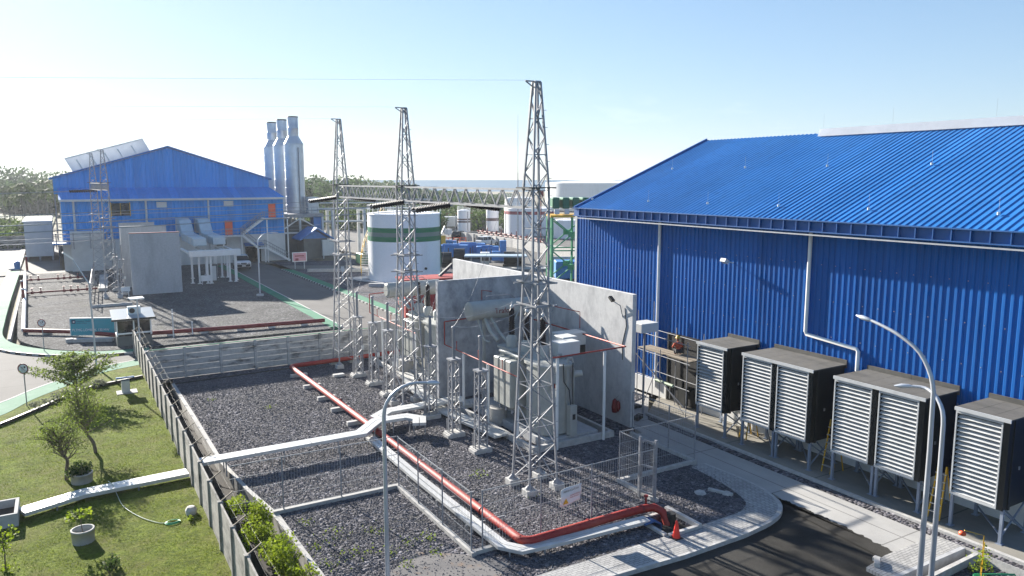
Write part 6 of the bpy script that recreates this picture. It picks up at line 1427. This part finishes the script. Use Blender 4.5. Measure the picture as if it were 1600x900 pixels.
b = G(705,384); t = thing('barrier_rail', 'orange and white barrier rails behind the blue machines', 'barrier', (b[0],b[1],0)); mb = MB()
for z in (.5,1.0,1.5): mb.bar((b[0]-2.5,b[1]+1.3,z),(b[0]+2.5,b[1]-1.3,z),.12)
for k in range(6): mb.bar((b[0]-2.5+k,b[1]+1.3-k*.52,0),(b[0]-2.5+k,b[1]+1.3-k*.52,1.6),.1)
mb.build('rails', M['orange'], t)
mb = MB(); mb.obox((57,92,.02),(18,3,.06),-.55); struct(mb.build('yard_slab', M['footing']))
# red roofed unit between tank and transformer
t = thing('fire_truck', 'flat red roofed fire equipment unit behind the rear transformer', 'fire unit', (30,62,0)); MB().obox((29.6,62,2.1),(8.2,2.6,3.3),-.12).build('body', M['red'], t, bevel=.06); MB().obox((29.6,62,3.82),(8.5,2.9,.14),-.12).build('roof', M['red'], t); MB().bar((29,62,3.9),(30.4,62.2,4.9),.22).build('monitor', M['darkmetal'], t); MB().obox((33,61.4,4.05),(1.2,.8,.3),-.12).build('beacon', M['white'], t)
mb = MB()
for dx in (-2.8,2.8): mb.cyl((29.6+dx-.16,62-1.35-dx*.12,.5),(29.6+dx+.16,62+1.3-dx*.12,.5),.5,n=16)
mb.build('wheels', M['black'], t)
t = thing('hose_rack', 'white hooped railing in front of the red fire unit', 'railing', (27.6,59,0)); mb = MB()
for x in (26.2,27.6,29.0): mb.tube([(x,59,0),(x,59,2.9),(x+.1,59,3.2),(x+1.0,58.9,3.2),(x+1.1,58.9,2.9),(x+1.1,58.9,0)],.05,6)
mb.build('hoops', M['white'], t)
# green radiator frame
t = thing('cooler_tower', 'green steel frame carrying dark green radiator fans beside the blue hall', 'cooling tower', (52,74,0)); bx, by = 50.3, 75.8; mb = MB(); corners = [(bx,by),(bx+4.3,by-2.2),(bx+6.2,by+1.6),(bx+1.9,by+3.8)]
for x, y in corners: mb.box(x-.14,x+.14,y-.14,y+.14,0,8.1)
mx_ = ((bx+bx+4.3)/2, (by+by-2.2)/2)
mb.box(mx_[0]-.1,mx_[0]+.1,mx_[1]-.1,mx_[1]+.1,0,8.1)
mb.build('columns', M['green'], t); mb = MB()
for i in range(4):
    (x0,y0),(x1,y1) = corners[i], corners[(i+1)%4]
    for z0,z1 in ((.2,4.1),(4.1,8.0)): mb.bar((x0,y0,z0),(x1,y1,z1),.14); mb.bar((x1,y1,z0),(x0,y0,z1),.14)
    mb.bar((x0,y0,4.1),(x1,y1,4.1),.14)
mb.build('braces', M['green'], t); 
for i in range(4):
    (x0,y0),(x1,y1) = corners[i], corners[(i+1)%4]
    for z in (2.15,6.05): MB().obox(((x0+x1)/2,(y0+y1)/2,z),(.7,.7,.6),.5).build('gusset', M['green'], t)
ang = math.atan2(-2.2,4.3); MB().obox((bx+3.1,by+.8,8.2),(5.2,4.6,.25),ang).build('platform', M['yellow'], t)
for i in range(4):
    x = bx+.3+i*.95*math.cos(ang)*1.25; y = by-.3+i*.95*math.sin(ang)*1.25; MB().obox((x+.9,y+1.6,9.75),(.85,3.6,1.3),ang).build('radiator_fan', M['darkgreen'], t, bevel=.1); MB().obox((x+.25,y+.1,8.75),(.6,.5,.6),ang).build('motor', M['offwhite'], t, bevel=.05)
mb = MB()
for h in (.5,1.0):
    for i in range(4): (x0,y0),(x1,y1) = corners[i], corners[(i+1)%4]; mb.bar((x0,y0,8.3+h),(x1,y1,8.3+h),.05)
mb.build('railing', M['galv'], t)
tag(MB().obox((56.5,79,1.2),(6,3,2.2),-.5).build('blue_tarp_unit', M['bluep'], bevel=.1), 'blue covered machine under the green steel frame', 'machine')
tag(MB().obox((64,84,1.0),(14,.4,2.0),-.55).build('grey_yard_wall', M['streakconc']), 'grey yard wall behind the green steel frame', 'concrete wall')

# lower right planting bed
t = thing('potted_plant', 'potted plant with thin yellow stems at the lower right bed', 'potted plant', (24.3,11.9,-.3)); MB().lathe([(.16,0),(.22,.32),(.24,.34),(.2,.34)], (24.3,11.9,-.3), 14).build('pot', M['darkgreen'], t); lf = MB(); leaves(lf, np.array([24.3,11.9,.62])+npr.normal(0,1,(150,3))*np.array([.12,.12,.24]), .09); lf.build('leaves', M['leaf_light'], t); MB().cyl((24.3,11.9,0),(24.32,11.9,1.2),.014,n=5).build('stem', M['yellow'], t)
t = thing('shower_pipe', 'thin bent yellow pipe with an orange cap over the planting bed', 'pipe', (24.45,12.0,-.3)); MB().tube([(24.45,12.0,-.3),(24.45,12.0,1.35),(23.85,12.3,1.55)],.018,6).build('pipe', M['yellow'], t); MB().lathe([(0,0),(.11,.05),(.1,.13),(0,.17)], (23.8,12.33,1.36), 10).build('cap', M['orange'], t)
t = thing('green_rail', 'low bent green pipe rail in the lower right gravel bed', 'pipe rail', (25,11.6,-.3)); MB().tube([(24.6,12.1,-.05),(25.5,11.5,-.02),(25.5,11.3,-.3)],.03,6).build('pipe', M['green'], t)
for i, (x,y,s,m,l) in enumerate(((23.8,11.75,.24,'leaf','small dark plant left of the green pot'),(25.3,12.4,.3,'leaf_olive','small bare shrub behind the green rail'),(24.9,12.55,.22,'leaf','small plant at the foot of the bed wall'))): shrub('low_plant', (x,y,-.3), (s,s,s), 90, .07, l, 'plant', m, None, 0, True, 3)
tag(MB().obox((22.3,14.15,.06),(.5,.18,.14),.6).obox((22.5,14.3,.05),(.2,.2,.12),.2).build('rubble', M['footing']), 'pale broken kerb pieces at the edge of the asphalt', 'rubble')

# ------------------------------------------------------------------ vegetation far away
def palm(c, h, first=[None], label='coconut palm of the plantation behind the white containers'):
    if first[0]: return dup(first[0], (c[0],c[1],0), label, 'coconut palms behind the left yard', npr.uniform(0,6.28), h/14)
    t = thing('coconut_palm', label, 'palm tree', (c[0],c[1],0), 'coconut palms behind the left yard')
    MB().tube([(c[0],c[1],-.5),(c[0]+.3,c[1],5),(c[0]+.2,c[1]+.2,10),(c[0],c[1],14)],[.2,.15,.13,.12],7).build('trunk', M['palmbark'], t); mb = MB()
    for k in range(22):
        a = k*2.4; el = npr.uniform(-.2,1.1); L = npr.uniform(3.2,4.4); pts = []
        for j in range(7):
            f = j/6; pts.append((c[0]+math.cos(a)*L*f*math.cos(el*.7), c[1]+math.sin(a)*L*f*math.cos(el*.7), 14+L*(f*math.sin(el)-.75*f*f)))
        for p, q in zip(pts[:-1],pts[1:]):
            p, q = V3(p), V3(q); s = np.array([-math.sin(a),math.cos(a),0]); w0 = .55
            for sg in (-1,1):
                for u in (0,.5):
                    m = p+(q-p)*u; mb.add([m, m+(q-p)*.4, m+(q-p)*.6+s*sg*w0-np.array([0,0,.35])],[(0,1,2)])
    mb.build('crown', M['leaf_palm'], t); first[0] = t; return t
k = 0
for i in range(64):
    px = npr.uniform(-60,112); Y = npr.uniform(190,330); d = Y*1.0
    x = (px-90)/F*Y*1.16 - 4 + npr.normal(0,2); palm((x, Y), npr.uniform(8.5,12))
# wooded masses far off: read as one mass
def wood(name, spots, mat, size, per):
    mb = MB()
    for (x,y,z,r,h) in spots:
        leaves(mb, blob((x,y,z+h*.45),(r,r,h*.55),per), size)
        mb.tube([(x,y,-1),(x,y,z+h*.35)],[.16,.1],5,False)
    return stuff(mb.build(name, M[mat]))
sp_ = []
for i in range(240):
    Y = npr.uniform(330,560); x = npr.uniform(-.16*Y-50, .10*Y); hill = 3.0*max(0,(Y-340)/200)*(1+.6*math.sin(x*.02)); sp_.append((x, Y, hill, npr.uniform(4.5,8.5), npr.uniform(8,12.5)))
sp_ += [(-24,430,4.5,12,15),(-14,435,4.5,11,14),(0,445,4,13,13.5),(10,440,3.5,11,13)]
wood('woodland', sp_, 'leaf_far', 1.7, 640)
sp_ = []
for i in range(330):
    f = npr.uniform(0,1); px = 470+f*330; D = npr.uniform(240,520); a = (px-800)/F
    x = D*(HX+a*HY); y = D*(HY-a*HX); top = 12.6 - max(0,(px-560))/1600*D*.115 - (1.5 if px > 650 else 0)
    h = min(max(4, top*npr.uniform(.65,1.03)-(1.0 if D < 300 else 0)), 15); sp_.append((x,y,max(0,h-8)*.4,npr.uniform(3,6),h))
wood('woodland', [s for s in sp_], 'leaf_far', 1.2, 300)
sp_ = []
for i in range(60):
    px = npr.uniform(480,800); D = npr.uniform(190,235); a = (px-800)/F; sp_.append((D*(HX+a*HY), D*(HY-a*HX), 0, npr.uniform(2.2,4), npr.uniform(3.5,6.5)))
wood('shrubbery', sp_, 'leaf', .8, 220)
sp_ = []
for i in range(420):
    Y = npr.uniform(172,225); x = npr.uniform(-42,-3.5); sp_.append((x,Y,0,npr.uniform(1.2,2.4),npr.uniform(1.5,4.2)))
wood('shrubbery', sp_, 'leaf_field', .6, 110)
sheet('field', [(-120,172),(-3,172),(-1,340),(-160,340)], -.1, M['field'])
tag(MB().box(-45,-5.6,169.6,169.9,-.3,2.1).build('yard_wall', M['oldconc']), 'long grey boundary wall before the green field at the far left', 'concrete wall')
mb = MB()
for i in range(60): leaves(mb, blob((-6.4+npr.normal(0,.3)-i*.6, 168.6, .15), (.5,.4,.35), 25), .3)
stuff(mb.build('hedge', M['leaf']))
# ------------------------------------------------------------------ the air
if HAZE > 0:
    mb = MB(); mb.box(-420, 700, -30, 900, -5.2, 36); hz = mb.build('haze', bpy.data.materials.new('haze'), loc=(0,0,0)); stuff(hz)
    hm = hz.data.materials[0]; hm.use_nodes = True; nt = hm.node_tree; nt.nodes.remove(nt.nodes['Principled BSDF']); pv = nt.nodes.new('ShaderNodeVolumePrincipled')
    pv.inputs['Color'].default_value = (.88, .93, 1, 1); pv.inputs['Density'].default_value = HAZE; pv.inputs['Anisotropy'].default_value = .3
    nt.links.new(pv.outputs[0], nt.nodes['Material Output'].inputs['Volume'])
